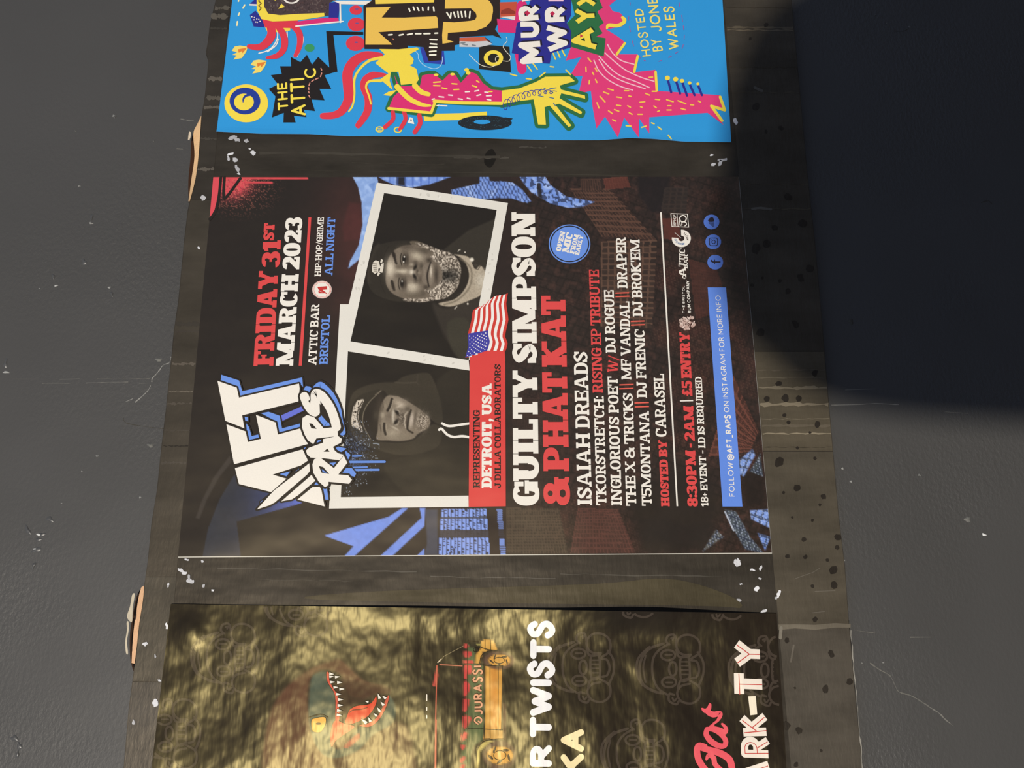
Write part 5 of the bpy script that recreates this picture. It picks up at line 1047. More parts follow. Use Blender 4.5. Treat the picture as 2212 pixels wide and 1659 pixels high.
# big black and yellow lettering panel
A = Art()
Pz(c4, ((905, 640), (965, 640), (1025, 822), (1190, 812), (1160, 688), (1222, 690), (1238, 868), (960, 845)), (50, 66, 168), 2)
Pz(c4, ((155, 95), (310, -20), (1970, -20), (1962, 280), (1900, 400), (1985, 522), (1870, 482), (1430, 505), (1430, 600), (1365, 612), (1365, 685), (1195, 688), (1192, 812), (1022, 826), (955, 640), (745, 618), (745, 800), (600, 800), (598, 664), (170, 662)), (48, 36, 31), 3)
Pz(c4, ((1430, 515), (1760, 502), (1800, 555), (1620, 565), (1430, 560)), (206, 96, 62), 4); Pz(c4, ((1430, 560), (1620, 566), (1800, 556), (1870, 600), (1690, 640), (1430, 636)), (206, 206, 206), 4); Pz(c4, ((1760, 500), (1870, 590), (1800, 560)), (84, 46, 38), 5)
for q in (((1475, 600), (1530, 610)), ((1600, 612), (1640, 620)), ((1450, 585), (1500, 580))): A.line(c4(q), 3, (130, 136, 140), 5)
Pz(c4, ((1962, 45), (2190, 38), (2170, 240), (1970, 252)), (200, 84, 58), 4); Pz(c4, ((1985, 150), (2080, 120), (2170, 170), (2170, 200), (1975, 205)), (150, 58, 44), 5); Pz(c4, ((1970, 240), (2170, 228), (2166, 282)), (236, 224, 216), 5); Pz(c4, ((1925, 264), (2182, 286), (2172, 452), (1945, 442)), MAG, 4)
Pz(c4, ((190, 115), (517, 105), (400, 247), (700, 248), (1120, 230), (1138, 250), (1146, 385), (355, 440), (542, 606), (184, 606)), GOLD, 4); Pz(c4, ((310, -20), (1098, -20), (1092, 46), (900, 52), (315, 68)), (247, 214, 84), 4)
UP = [(1240, -20), (1760, -20), (1830, 30), (1872, 100), (1874, 170), (1850, 290), (1780, 370), (1650, 422), (1276, 450), (1270, 540), (1356, 570), (1205, 594), (1200, 480), (1216, 304), (1360, 312), (1580, 290), (1640, 275), (1658, 230), (1645, 185), (1580, 125), (1236, 130)]
Pz(c4, UP, GOLD, 4)
for q in (((760, 128), (772, 162)), ((818, 108), (832, 148)), ((870, 112), (892, 156)), ((940, 118), (946, 154)), ((1018, 108), (1016, 148)), ((1085, 108), (1092, 160)), ((1262, 182), (1310, 255), (1318, 188)), ((1355, 178), (1372, 240)), ((1408, 170), (1418, 245)), ((1452, 170), (1466, 244)), ((1505, 168), (1512, 236)), ((1570, 170), (1562, 252)), ((490, 478), (538, 474)), ((632, 482), (682, 472)), ((740, 475), (805, 462)), ((848, 462), (918, 462)), ((960, 462), (1038, 460)), ((1105, 456), (1140, 454)), ((1040, 540), (1132, 544)), ((1044, 595), (1128, 602)), ((1036, 642), (1128, 642)), ((1032, 700), (1118, 692)), ((1036, 744), (1116, 742))): A.line(c4(q), 3.2, (252, 248, 226), 5)
Pz(c4, ((535, 522), (560, 530), (556, 552)), (226, 140, 110), 5)
S(c4, ((850, 695), (885, 740), (890, 800), (960, 880), (1080, 925), (1160, 905), (1200, 840), (1205, 770)), 1.5, (176, 214, 236), 4)
bb(A, 'title_print'); A = Art()
Pz(c4, ((1690, 600), (2092, 632), (2112, 970), (1688, 930)), (40, 36, 30), 3); A.ring(*c4.p(1880, 785), 20.8, 12, YEL, 4, 36, .82)
S(c4, ((1560, 740), (1640, 820), (1720, 880), (1830, 905), (1900, 885)), 1.3, (236, 230, 206), 5); S(c4, ((2050, 505), (2060, 560), (2008, 630), (2050, 700), (2108, 770), (2080, 825), (2010, 822)), 1.3, (236, 230, 206), 5); S(c4, ((1920, 845), (1905, 800), (1920, 770), (1945, 765)), 1.3, (236, 230, 206), 5)
bb(A, 'record_print')
# pink creature, green and navy cut-outs
A = Art()
Pz(b2, ((1085, -10), (1240, -10), (1165, 50), (1190, 95), (1250, 110), (1296, 160), (1270, 215), (1140, 242), (1235, 300), (1296, 350), (1222, 440), (1390, 440), (1360, 582), (1530, 563), (1542, 730), (2045, 765), (2080, 880), (1985, 850), (2072, 1000), (1945, 905), (1482, 940), (1482, 1070), (1402, 950), (1398, 1104), (1282, 942), (1232, 1102), (1130, 935), (1062, 1030), (1030, 850), (1018, 730), (920, 752), (952, 610), (846, 620), (942, 460), (818, 490), (865, 365), (1120, 455), (1130, 310), (1060, 300)), (228, 62, 122), 2)
A.line(b2((470, 50), (445, 120), (440, 180)), 22, MAG, 2); A.line(b2((450, 440), (470, 560)), 20, MAG, 2)
Pz(b2, ((858, -10), (1078, -10), (1112, 70), (1068, 100), (1120, 190), (1080, 222), (1112, 272), (1060, 300), (1136, 312), (1120, 458), (830, 372), (862, 262), (828, 192), (890, 130)), GRN, 3)
Pz(b2, ((545, -10), (862, -10), (860, 130), (826, 190), (862, 260), (860, 385), (706, 430), (690, 515), (440, 498), (440, 440), (388, 430), (430, 190), (520, 150), (520, 60)), (46, 46, 140), 4)
S(b2, ((1145, 235), (1160, 210), (1230, 212), (1275, 190), (1285, 165), (1268, 148)), (4, 8, 8, 8, 8, 6), YEL, 4)
for q in (((1288, 352), (1224, 440)), ((1390, 455), (1362, 580)), ((1532, 582), (1542, 728))): A.line(b2(q), 5.4, YEL, 4)
A.line(b2((2045, 780), (2082, 885), (1975, 852), (2060, 968)), 6, YEL, 4)
for q in (((1150, 362), (1190, 430), (1260, 490), (1360, 520)), ((1130, 430), (1220, 510), (1300, 570), (1420, 625), (1520, 655)), ((1082, 455), (1160, 540), (1250, 610), (1380, 660), (1482, 705)), ((1082, 482), (1150, 580), (1260, 650), (1450, 715)), ((1042, 488), (1080, 570), (1150, 640), (1250, 695), (1350, 725))): S(b2, q, 2.4, (246, 196, 206), 4)
for q in ((995, 470, 1018, 498), (978, 542, 980, 578), (1052, 552, 1066, 574), (1030, 584, 1040, 602), (1006, 648, 1004, 676), (1054, 640, 1066, 664), (1155, 715, 1195, 726), (1118, 740, 1160, 756), (1090, 775, 1130, 820), (1066, 825, 1082, 868), (1222, 780, 1262, 786), (1320, 772, 1338, 776), (1222, 845, 1255, 850), (1310, 850, 1332, 862), (1205, 880, 1240, 894), (1158, 890, 1188, 912), (1190, 960, 1216, 972), (1322, 905, 1345, 918), (1392, 918, 1426, 918), (1412, 858, 1424, 862), (1408, 822, 1446, 818), (1452, 752, 1486, 766), (1530, 798, 1564, 802), (1620, 802, 1672, 818), (1710, 810, 1772, 834), (1628, 850, 1654, 850), (1622, 884, 1656, 884), (1518, 852, 1538, 866), (1548, 896, 1562, 890), (1735, 872, 1770, 882), (1810, 842, 1834, 844), (1872, 812, 1890, 822), (1285, 730, 1318, 730), (1480, 624, 1508, 622)): A.line(b2(np.array(q).reshape(2, 2)), 2.8, (246, 204, 82), 4)
for q in ((718, 434, 736, 480), (752, 420, 772, 466), (788, 406, 812, 452), (514, 532, 546, 576), (556, 512, 592, 560), (695, 538, 722, 542), (820, 566, 856, 602), (655, 585, 612, 618), (378, 598, 428, 612), (505, 634, 542, 638), (1298, 1010, 1336, 1012), (1420, 1022, 1456, 1012), (1500, 986, 1520, 994), (1550, 1018, 1578, 1038), (1632, 1084, 1655, 1116), (1505, 735, 1540, 735)): A.line(b2(np.array(q).reshape(2, 2)), 2.8, YEL, 4)
for x0, y0, x1, y1, r in ((1630, 645, 1656, 742, 5.6), (1695, 655, 1727, 752, 5.6), (1746, 668, 1782, 768, 4.8), (1806, 685, 1842, 765, 4), (1872, 692, 1900, 765, 3.4)): A.line(b2((x0, y0), (x1, y1)), 5, NAVY, 4); A.dot(b2.p(x0 - 4, y0 - 16), r, YEL, 5, 12, r * .9)
for q in ((1330, 30, 1328, 50), (1318, 140, 1316, 170), (1325, 220, 1332, 260), (1346, 335, 1358, 375), (1402, 455, 1412, 468), (1440, 488, 1452, 492), (1720, 30, 1722, 60), (1740, 130, 1746, 180), (1752, 215, 1756, 245), (1760, 290, 1758, 320), (1752, 365, 1742, 395), (1710, 420, 1690, 432), (1660, 452, 1636, 466), (1580, 488, 1558, 496)): A.line(b2(np.array(q).reshape(2, 2)), 1.6, (150, 92, 158), 4)
bb(A, 'creature_print')
A = Art(); W4 = lambda ch, a_, b_, c_, col, w, z=b2, l=6, k='flat': A.text(ch, z.p(*a_), z.p(*b_), z.p(*c_), col, l, 'pen', wt=w, cap=k)
for ch, a_, b_, c_ in (('M', (660, 505), (640, 335), (452, 505)), ('U', (612, 305), (606, 182), (438, 300)), ('R', (628, 165), (612, 45), (445, 160)), ('W', (842, 420), (822, 200), (660, 415)), ('R', (832, 182), (820, 55), (655, 175))): W4(ch, (a_[0] + 14, a_[1] - 12), (b_[0] + 14, b_[1] - 12), (c_[0] + 14, c_[1] - 12), (34, 26, 44), .27, l=5); W4(ch, a_, b_, c_, OFF, .27)
for q in (((470, 8), (560, -10)),): A.line(b2(q), 9, OFF, 6, cap='flat')
A.line(b2((680, 8), (800, 8)), 7, (246, 206, 222), 6, cap='flat'); A.dot(b2.p(512, 115), 6, (196, 40, 80), 7, 4); A.dot(b2.p(712, 118), 5.5, (196, 40, 80), 7, 4)
for ch, a_, b_, c_ in (('A', (1085, 402), (1048, 222), (872, 392)), ('Y', (1072, 195), (1060, 70), (886, 190)), ('X', (1066, 62), (1060, -60), (895, 60))): W4(ch, (a_[0] + 8, a_[1] - 12), (b_[0] + 8, b_[1] - 12), (c_[0] + 8, c_[1] - 12), (26, 56, 36), .22, l=5); W4(ch, a_, b_, c_, YEL, .22)
A.dot(b2.p(940, 296), 4.5, (206, 52, 70), 7, 3)
bb(A, 'name_lettering')
A = Art()
for ch, a_, b_, c_ in (('HOSTED', (1497, 455), (1430, 78), (1428, 466)), ('BY', (1592, 412), (1572, 318), (1512, 425)), ('JONE', (1582, 258), (1545, -12), (1498, 262)), ('WALES', (1718, 400), (1672, 58), (1640, 410))): W4(ch, a_, b_, c_, (247, 226, 110), .16, k='round')
bb(A, 'host_lettering')
A = Art(); W4('THE', (825, 882), (815, 662), (742, 882), (247, 224, 80), .2, b1, 5, 'round'); W4('ATTI', (966, 925), (952, 628), (848, 918), (247, 224, 80), .17, b1, 5, 'round'); W4('C', (1048, 625), (1044, 548), (952, 618), (247, 224, 80), .17, b1, 5, 'round')
bb(A, 'venue_lettering')
# the drawing goes on above
A = Art(); U = lambda q, c, l=1, s=False: A.poly(np.array(q, float), c, l, s)
U(((800, -8), (1096, -8), (1090, -150), (1010, -170), (1000, -320), (860, -310), (850, -180), (790, -160)), (48, 36, 31), 1); U(((830, -20), (930, -20), (925, -140), (960, -150), (955, -280), (900, -285), (890, -150), (830, -130)), GOLD, 2); U(((970, -12), (1060, -12), (1055, -120), (985, -110)), (247, 214, 84), 2)
U(((500, -8), (720, -8), (735, -120), (650, -190), (540, -170), (505, -90)), (74, 60, 60), 1, False); A.line([(520, -10), (500, -110), (560, -190), (660, -205), (740, -130), (730, -10)], 18, YEL, 2, smooth=True); A.ring(610, -90, 26, 14, OFF, 3); A.dot((612, -90), 8, (40, 60, 150), 3)
U(((1300, -8), (1420, -8), (1460, -120), (1400, -160), (1430, -260), (1340, -300), (1300, -200), (1240, -190), (1270, -90)), (228, 62, 122), 1); U(((1120, -8), (1290, -8), (1270, -140), (1200, -200), (1120, -150)), NAVY, 1); U(((1150, -20), (1250, -24), (1230, -100), (1160, -90)), OFF, 2)
A.line([(520, -230), (600, -290), (680, -300), (740, -370)], [16, 20, 18, 10], RD, 1, smooth=True)
A.dot((1120, -300), 40, YEL, 1, 36); A.dot((1124, -304), 27, (36, 60, 150), 2, 30); A.dot((1126, -306), 15, YEL, 3, 24)
bb(A, 'upper_figure_print')
# ------------------------------------------------------------------ the wrinkled dark poster (left of the row when upright)
g1 = Zm(250, 1280, 3.16); g2 = Zm(850, 1280, 4.378); g3 = Zm(1150, 1280, 2.9493)
M_GLD = mat_print('foil_gloss_print', .32, [(8, 2, (1, 1, 1), .0115), (24, 3, (.9, 1, 1, .6), .0036), (80, 3, (.28, 1, 1, .15), .0007)], (1, .85, .40), .29)
gt, gb = at((370.3, 1304.7)), at((1676, 1325)); e2 = gb - gt; e2 = e2 / np.hypot(*e2); left_ = np.array([-abs(e2[1]), e2[0] * (1 if e2[1] > 0 else 1)])
left_ = np.array([e2[1], -e2[0]]); left_ = left_ if left_[0] < 0 else -left_
gq = [gt + left_ * .297, gt, gb, gb + left_ * .297]
gld = empty('cocktail_poster', (float(np.mean([q[0] for q in gq])), 0.0, float(min(q[1] for q in gq))))
tag(gld, 'wrinkled shiny brown poster with a roaring dinosaur and an orange and green jeep', 'poster')
def g_lift(x, z):
    d = (x - gt[0]) * left_[0] + (z - gt[1]) * left_[1]; s = ((x - gt[0]) * e2[0] + (z - gt[1]) * e2[1]) / .42
    f = np.clip(1 - d / .026, 0, 1) ** 2
    return .0006 + f * (.0085 * np.exp(-((s - .78) / .13) ** 2) + .0040 * np.exp(-((s - .45) / .2) ** 2)) + .0022 * np.exp(-((s - .04) / .022) ** 2) * np.exp(-((d - .018) / .012) ** 2)
def paint_gold(X, Y):
    C = np.empty(X.shape + (3,)); C[:] = (36, 30, 26); P = lambda q, c, s=2, a=1, z=g1, sm=True: mix(C, a * pmask(X, Y, z(*q), s, sm), c)
    n = vnoise(X, Y, 22, 6)
    P(((1500, 455), (1330, 520), (1150, 660), (1040, 880), (1015, 1320), (1330, 1320), (1420, 1010), (1320, 800), (1330, 600), (1400, 530), (1500, 540), (1600, 600), (1850, 640), (1700, 600), (1560, 470)), (98, 62, 48), 4, .8)
    P(((1560, 560), (1640, 600), (1850, 640), (1870, 690), (1780, 700), (1600, 790), (1540, 880), (1530, 700)), (84, 56, 44), 4, .8)
    P(((1500, 1010), (1700, 960), (1880, 880), (2010, 950), (2000, 1320), (1330, 1320), (1380, 1080)), (96, 62, 50), 6, .7)
    P(((1340, 580), (1400, 540), (1448, 545), (1450, 600), (1500, 680), (1512, 860), (1478, 1040), (1560, 1056), (1645, 930), (1840, 800), (1866, 700), (1912, 780), (1890, 890), (1760, 970), (1650, 1080), (1480, 1130), (1380, 1060), (1325, 900), (1322, 720)), (72, 84, 72), 2, .95)
    C += (.5 * pmask(X, Y, g1((1340, 580), (1500, 560), (1912, 780), (1890, 890), (1480, 1130), (1322, 900)), 4) * np.clip(n - .45, 0, 1))[..., None] * (np.array([120, 118, 100]) - C)
    P(((1560, 1050), (1640, 970), (1668, 960), (1660, 1000), (1590, 1056)), (176, 84, 66), 1, .9)
    P(((1500, 600), (1560, 620), (1600, 700), (1700, 720), (1760, 700), (1600, 790), (1570, 880), (1520, 860), (1505, 700)), (60, 44, 36), 2, .8)
    G = lambda q, c, s=1, a=1, sm=False: P(q, c, s, a, g2, sm)
    G(((700, 480), (770, 520), (775, 590), (770, 670), (850, 690), (850, 1290), (845, 1390), (770, 1440), (730, 1540), (720, 1720), (620, 1720), (650, 1400), (690, 1280), (690, 690)), (82, 94, 62), 1.2)
    for q in (((668, 492), (690, 480), (710, 505), (690, 525), (668, 522)), ((668, 555), (735, 560), (735, 600), (680, 615), (668, 612)), ((668, 640), (750, 645), (752, 668), (670, 672)), ((668, 690), (738, 690), (738, 760), (700, 770), (690, 812), (668, 806)), ((662, 850), (700, 840), (724, 880), (720, 920), (690, 975), (662, 972)), ((662, 1008), (718, 1008), (715, 1045), (690, 1115), (660, 1122)), ((658, 1172), (712, 1165), (738, 1195), (690, 1272), (658, 1275)), ((645, 1335), (700, 1320), (690, 1372), (640, 1402)), ((640, 1442), (684, 1445), (650, 1490)), ((640, 1560), (680, 1550), (670, 1590), (630, 1605)), ((640, 1625), (680, 1620), (660, 1680), (630, 1690))): G(q, (196, 66, 66), 1, 1, True)
    G(((868, 690), (1030, 690), (1022, 1290), (866, 1290)), (206, 150, 68)); mix(C, .5 * pmask(X, Y, g2((920, 700), (985, 700), (985, 1290), (920, 1290)), 5), (188, 116, 48))
    G(((866, 1290), (1036, 1298), (1036, 1382), (850, 1388)), (200, 150, 76)); G(((830, 520), (830, 460), (870, 442), (950, 452), (985, 545), (900, 545), (840, 575), (815, 670), (772, 670), (778, 590)), (208, 156, 72)); G(((715, 470), (825, 452), (828, 520), (725, 520)), (40, 36, 30))
    G(((785, 485), (830, 485), (830, 500), (785, 500)), (150, 140, 80)); G(((845, 560), (930, 545), (980, 560), (900, 620), (850, 680), (815, 670)), (58, 48, 38))
    G(((700, 1740), (850, 1740), (850, 2300), (690, 2400), (660, 2100)), (82, 94, 62), 1.2); G(((866, 1800), (1036, 1800), (1030, 2400), (866, 2400)), (206, 150, 68))
    G(((775, 1600), (790, 1480), (850, 1405), (1000, 1390), (900, 1420), (820, 1500), (800, 1720), (770, 1720)), (196, 176, 100))
    G(((1030, 1040), (1060, 1050), (1066, 1390), (1040, 1390)), (92, 62, 50)); G(((372, 880), (408, 690), (425, 780), (400, 885)), (188, 76, 66)); 
    for cx, cy, rx, ry, hx, hy in ((1000, 640, 155, 92, 110, 60), (1005, 1537, 172, 150, 134, 90)):
        d = np.hypot((X - g2.p(cx, cy)[0]) / rx, (Y - g2.p(cx, cy)[1]) / ry) * 4.378
        mix(C, np.clip((1 - d) * 8, 0, 1) * .9, (96, 70, 58))
        d = np.hypot((X - g2.p(cx, cy)[0]) / hx, (Y - g2.p(cx, cy)[1]) / hy) * 4.378; mix(C, np.clip((1 - d) * 14, 0, 1), (206, 150, 68)); mix(C, np.clip(1 - np.abs(d - .95) * 16, 0, 1) * .7, (70, 52, 34))
    C *= (.88 + .24 * n)[..., None]
    return C
YG = -.0006
sheet('printed_sheet', gld, M_GLD, gq, 300, 420, paint_gold, YG, 0, g_lift)
bg_ = lambda a, n: a.build(n, gld, M_GLD, YG, g_lift)
DKB = (38, 28, 22)
A = Art()                                              # ---- dinosaur jaws
for q, c, l in ((((1442, 545), (1458, 548), (1462, 600), (1500, 672), (1515, 690), (1530, 850), (1512, 880), (1502, 860), (1500, 700), (1450, 610)), (206, 84, 68), 2), (((1500, 872), (1560, 892), (1632, 914), (1560, 968), (1505, 1008), (1475, 1050), (1472, 950)), (204, 80, 60), 2),
                (((1570, 884), (1590, 820), (1605, 795), (1650, 772), (1735, 760), (1768, 725), (1780, 705), (1778, 760), (1725, 840), (1640, 885), (1600, 892)), (214, 66, 48), 3), (((1665, 905), (1740, 885), (1800, 830), (1840, 740), (1866, 698), (1858, 750), (1810, 850), (1740, 912)), (200, 84, 66), 2)): A.edged(g1(q), c, DKB, 2.2, l, True, 4)
S2 = lambda z, q, w, c, l=5: A.line(z(q), w, c, l, smooth=True)
S2(g1, ((1600, 815), (1625, 800), (1680, 795), (1720, 782)), 2, (110, 36, 28), 6)
for x, y, dx, dy, w in [(1462, 552, 32, 4, 10), (1500, 576, 36, -4, 9), (1462, 574, 30, -4, 9), (1515, 612, 36, 0, 10), (1468, 610, 34, -2, 9), (1490, 646, 34, -2, 9), (1530, 658, 36, -2, 10), (1508, 692, 36, 0, 9), (1520, 728, 38, 0, 10), (1518, 768, 38, 0, 10), (1514, 802, 38, 4, 10), (1512, 832, 36, 4, 9)] + [(1805, 722, -14, -36, 10), (1846, 722, -24, -20, 10), (1832, 768, -22, -26, 10), (1808, 812, -22, -32, 10), (1784, 842, -22, -22, 9), (1742, 880, -16, -32, 10), (1715, 890, -36, -30, 12), (1728, 745, -22, -4, 8)]:
    a_ = np.array([x, y], float); d = np.array([dx, dy], float); nn = np.array([-dy, dx], float) / math.hypot(dx, dy); A.edged(g1(np.array([a_ + nn * w, a_ + d * .6 + nn * w * .45, a_ + d, a_ + d * .6 - nn * w * .45, a_ - nn * w])), (232, 226, 212), DKB, 1.6, 6)
A.edged(g1(((1340, 875), (1360, 858), (1430, 850), (1434, 895), (1405, 945), (1370, 950), (1345, 935))), (226, 160, 62), DKB, 1.8, 4, True, 4); A.dot(g1.p(1388, 893), 6, (48, 34, 22), 6, 14, 2.6); S2(g1, ((1322, 850), (1400, 830), (1450, 850)), 2.4, DKB)
bg_(A, 'dinosaur_print')
A = Art()                                              # ---- jeep
for q, w in ((((864, 690), (862, 1385)), 1.4), (((912, 690), (914, 1378), (866, 1382)), 1.2), (((990, 700), (988, 1350)), 1.2), (((1030, 690), (1020, 1290)), 1.2), (((868, 1290), (1030, 1298)), 1.2), (((868, 690), (1034, 694)), 1.4), (((866, 448), (866, 540)), 1.2), (((916, 448), (920, 545)), 1.2), (((700, 490), (700, 1700)), 1.1), (((668, 672), (850, 676)), 1.1), (((668, 490), (664, 1290), (636, 1420)), 1.2), (((700, 1285), (850, 1285)), .8), (((712, 460), (824, 468)), 1.4), (((710, 450), (712, 480)), 1.4), (((815, 445), (818, 475)), 1.4), (((1040, 760), (1046, 1390)), 1.2)): A.line(g2(q), w, DKB, 4)
for q in (((832, 520), (900, 540), (985, 548)), ((815, 672), (830, 600), (880, 560), (935, 548)), ((780, 1720), (790, 1500), (850, 1410), (960, 1385), (1036, 1382))): S2(g2, q, 1.5, DKB, 4)
for q, w, c in ((((440, 680), (650, 692)), 2.4, (184, 110, 86)), (((412, 690), (400, 1190), (395, 1700)), 2.6, (196, 98, 76)), (((440, 650), (480, 600), (660, 505)), 1, (150, 134, 100)), (((420, 660), (450, 630)), 2, (220, 200, 170)), (((405, 1200), (400, 1700)), 2.6, (206, 96, 78))): A.line(g2(q), w, c, 4)
for y in (965, 995, 1085, 1160): A.line(g2((316, y), (316, y + 24)), 2.6, (236, 226, 206), 4)
A.ring(*g2.p(780, 542), 6.4, 5, DKB, 4, 20, .8)
for cx, cy, rx, ry in ((1000, 640, 108, 58), (1005, 1537, 130, 88)):
    S2(g2, tuple(map(tuple, ell(cx, cy, rx * .45, ry * .5, 20))) + ((cx + rx * .45, cy),), 1.2, DKB)
    for k in range(5): a_ = math.radians(72 * k + 20); A.poly(g2(ell(cx + rx * .7 * math.cos(a_), cy + ry * .7 * math.sin(a_), rx * .24, ry * .12, 12, rot=72 * k + 75)), (66, 52, 42), 4)
for w, c, l in ((.34, (74, 44, 30), 4), (.2, (222, 160, 122), 5)): A.text('JURASSI', g2.p(846, 1152), g2.p(838, 688), g2.p(760, 1152), c, l, 'pen', wt=w, gap=.24 if w < .3 else .10)
S2(g2, ((800, 1240), (770, 1215), (775, 1185), (805, 1175), (832, 1195), (825, 1225), (805, 1215)), 3.4, (222, 160, 122)); S2(g2, ((790, 1245), (758, 1215), (768, 1180), (800, 1165)), 1.4, DKB)
bg_(A, 'jeep_print')
A = Art()                                              # ---- faint monkey faces repeated over the paper
def ape(cx, cy, k=1.0):
    LN = (66, 57, 50); f = lambda q: [(cx + (x - 870) * k, cy + (y - 490) * k) for x, y in q]; D = lambda q, w=5.0, c=False: A.line(g3(catmull(f(q), c, 5)), w * k, LN, 1, closed=c)
    D(((1010, 420), (1062, 380), (1058, 310), (1010, 272), (950, 275), (915, 320), (925, 370), (960, 395), (1005, 395))); D(((1000, 560), (1060, 600), (1060, 670), (1010, 705), (945, 690), (920, 640), (945, 595), (1000, 580)))
    D(((1050, 380), (1085, 440), (1085, 520), (1055, 595))); D(((1010, 430), (1045, 440), (1060, 490), (1045, 535), (1015, 545)))
    D(((915, 320), (900, 270), (860, 275), (850, 310), (870, 330))); D(((930, 690), (915, 710), (870, 690), (870, 645), (900, 650))); D(((890, 300), (895, 285), (880, 290)), 4); D(((890, 670), (900, 690), (915, 675)), 4)
    D(((860, 330), (800, 370), (765, 430), (765, 530), (800, 610), (860, 650))); D(((830, 325), (740, 360), (690, 430), (680, 520), (710, 590), (780, 630), (830, 640)), 6); D(((745, 345), (672, 420), (665, 520), (700, 590)), 5); D(((720, 400), (705, 480), (720, 570)), 4)
    for q in (ell(862, 398, 45, 32, 14), ell(868, 570, 45, 32, 14), ell(892, 485, 24, 44, 14)): D([tuple(p) for p in q], 5, True)
    D(((845, 396), (885, 396)), 4); D(((850, 572), (890, 572)), 4); D(((915, 365), (935, 410), (1000, 405)), 5); D(((925, 610), (940, 565), (1000, 545)), 5)
    D(((945, 415), (990, 412), (1000, 480), (995, 545), (950, 560), (938, 490)), 5, True)
    for y in (440, 465, 492, 520): D(((945, y), (990, y)), 3.4)
for cx, cy in ((870, 490), (300, 480), (1455, 500), (645, 1030), (570, -60), (1140, -45)): ape(cx, cy)
for cx, cy in ((-1960, 420), (-2330, 900), (-1500, 60)): ape(cx, cy)
A2 = Art()
gmin, gmax = None, None
for q, c, l in zip(A.P, A.C, A.L):                    # keep what lies on the sheet
    d = (q[:, 0] - gt[0]) * left_[0] + (q[:, 1] - gt[1]) * left_[1]; s = (q[:, 0] - gt[0]) * e2[0] + (q[:, 1] - gt[1]) * e2[1]
    if d.min() > .0003 and s.min() > .0003 and s.max() < .4195: A2.P.append(q); A2.C.append(c); A2.L.append(l)
bg_(A2, 'background_print')
A = Art(); CRM = (236, 218, 168); WW = (236, 234, 232)
A.text('TWISTS', g2.p(1497, 1366), g2.p(1497, 265), g2.p(1287, 1366), WW, 5, 'pen', wt=.29, cap='round', gap=.06); A.text('R', g2.p(1497, 1645), g2.p(1497, 1437), g2.p(1287, 1645), WW, 5, 'pen', wt=.27, cap='round')
A.text('A', g2.p(1802, 1500), g2.p(1802, 1292), g2.p(1578, 1500), CRM, 5, 'pen', wt=.26, cap='round'); A.text('K', g2.p(1802, 1722), g2.p(1802, 1520), g2.p(1578, 1722), CRM, 5, 'pen', wt=.26, cap='round')
bg_(A, 'title_lettering')
A = Art(); RB = (232, 92, 102)
for q, w in ((((1078, 738), (1098, 752), (1120, 740), (1128, 712)), (4, 10, 10, 6)), (((1120, 735), (1118, 760), (1150, 775), (1188, 768), (1192, 785), (1175, 815), (1150, 832)), (8, 12, 13, 11, 9, 6, 4)), (((1108, 870), (1105, 905), (1140, 950), (1190, 975), (1222, 970), (1225, 935), (1190, 895), (1145, 870), (1108, 868)), (10, 12, 13, 12, 11, 11, 10, 10, 10)), (((1150, 840), (1135, 855), (1180, 872), (1222, 885), (1228, 860), (1205, 835)), (5, 8, 12, 12, 8, 5)),
             (((1100, 975), (1060, 970), (1045, 1000), (1055, 1060), (1085, 1110), (1120, 1150)), (8, 12, 14, 14, 14, 14)), (((1060, 985), (1120, 1000), (1190, 1020), (1250, 1060), (1268, 1120), (1270, 1160)), (10, 14, 15, 15, 14, 13)), (((1105, 1060), (1120, 1035), (1150, 1050), (1160, 1090), (1200, 1130)), (5, 10, 11, 11, 11))): A.line(g3(q), w, RB, 5, smooth=True)
bg_(A, 'script_lettering')
A = Art()
for ch, a_, b_, c_ in (('Y', (1480, 482), (1474, 306), (1270, 488)), ('T', (1495, 684), (1488, 488), (1284, 686)), ('K', (1520, 908), (1506, 762), (1310, 912)), ('R', (1532, 1052), (1526, 918), (1318, 1056)), ('A', (1538, 1215), (1530, 1072), (1322, 1218))):
    A.text(ch, g3.p(*a_), g3.p(*b_), g3.p(*c_), (238, 226, 210), 5, 'pen', wt=.30); A.text(ch, g3.p(*(np.array(a_) - (30, 28))), g3.p(*(np.array(b_) + (-30, 28))), g3.p(*(np.array(c_) + (31, -28))), (196, 60, 58), 6, 'pen', wt=.035)
A.poly(g3(((1370, 660), (1418, 657), (1428, 774), (1385, 780))), (238, 226, 200), 5)
bg_(A, 'slogan_lettering')
# ------------------------------------------------------------------ the photographer, whose shadow lies on the wall
def plain(name, c, rough=.8):
    m_, t, b = mat_new(name); tc = N(t, 'ShaderNodeTexCoord').outputs['Object']
    t.links.new(ramp(t, noise(t, tc, 60, 3), [(.3, tuple(x * .85 for x in c)), (.7, c)]), b.inputs['Base Color']); b.inputs['Roughness'].default_value = rough
    return m_
def skin(name, pts, edges, rad, mat, parent, root=0, lv=2):
    me = bpy.data.meshes.new(name); me.from_pydata(pts, edges, []); o = bpy.data.objects.new(name, me); scene.collection.objects.link(o)
    if parent is not None: o.parent = parent
    md = o.modifiers.new('skin', 'SKIN'); sv = me.skin_vertices[0].data if me.skin_vertices else None
    if sv is None:
        import bmesh
        bm = bmesh.new(); bm.from_mesh(me); bm.verts.layers.skin.verify(); bm.to_mesh(me); bm.free(); sv = me.skin_vertices[0].data
    for k, r in enumerate(rad): sv[k].radius = tuple(PS * v_ for v_ in r) if isinstance(r, tuple) else (PS * r, PS * r); sv[k].use_root = (k == root)
    s = o.modifiers.new('sub', 'SUBSURF'); s.levels = s.render_levels = lv; me.materials.append(mat); md.use_smooth_shade = True
    return o
HX, HY, HT = -.330, -1.03, 1.770
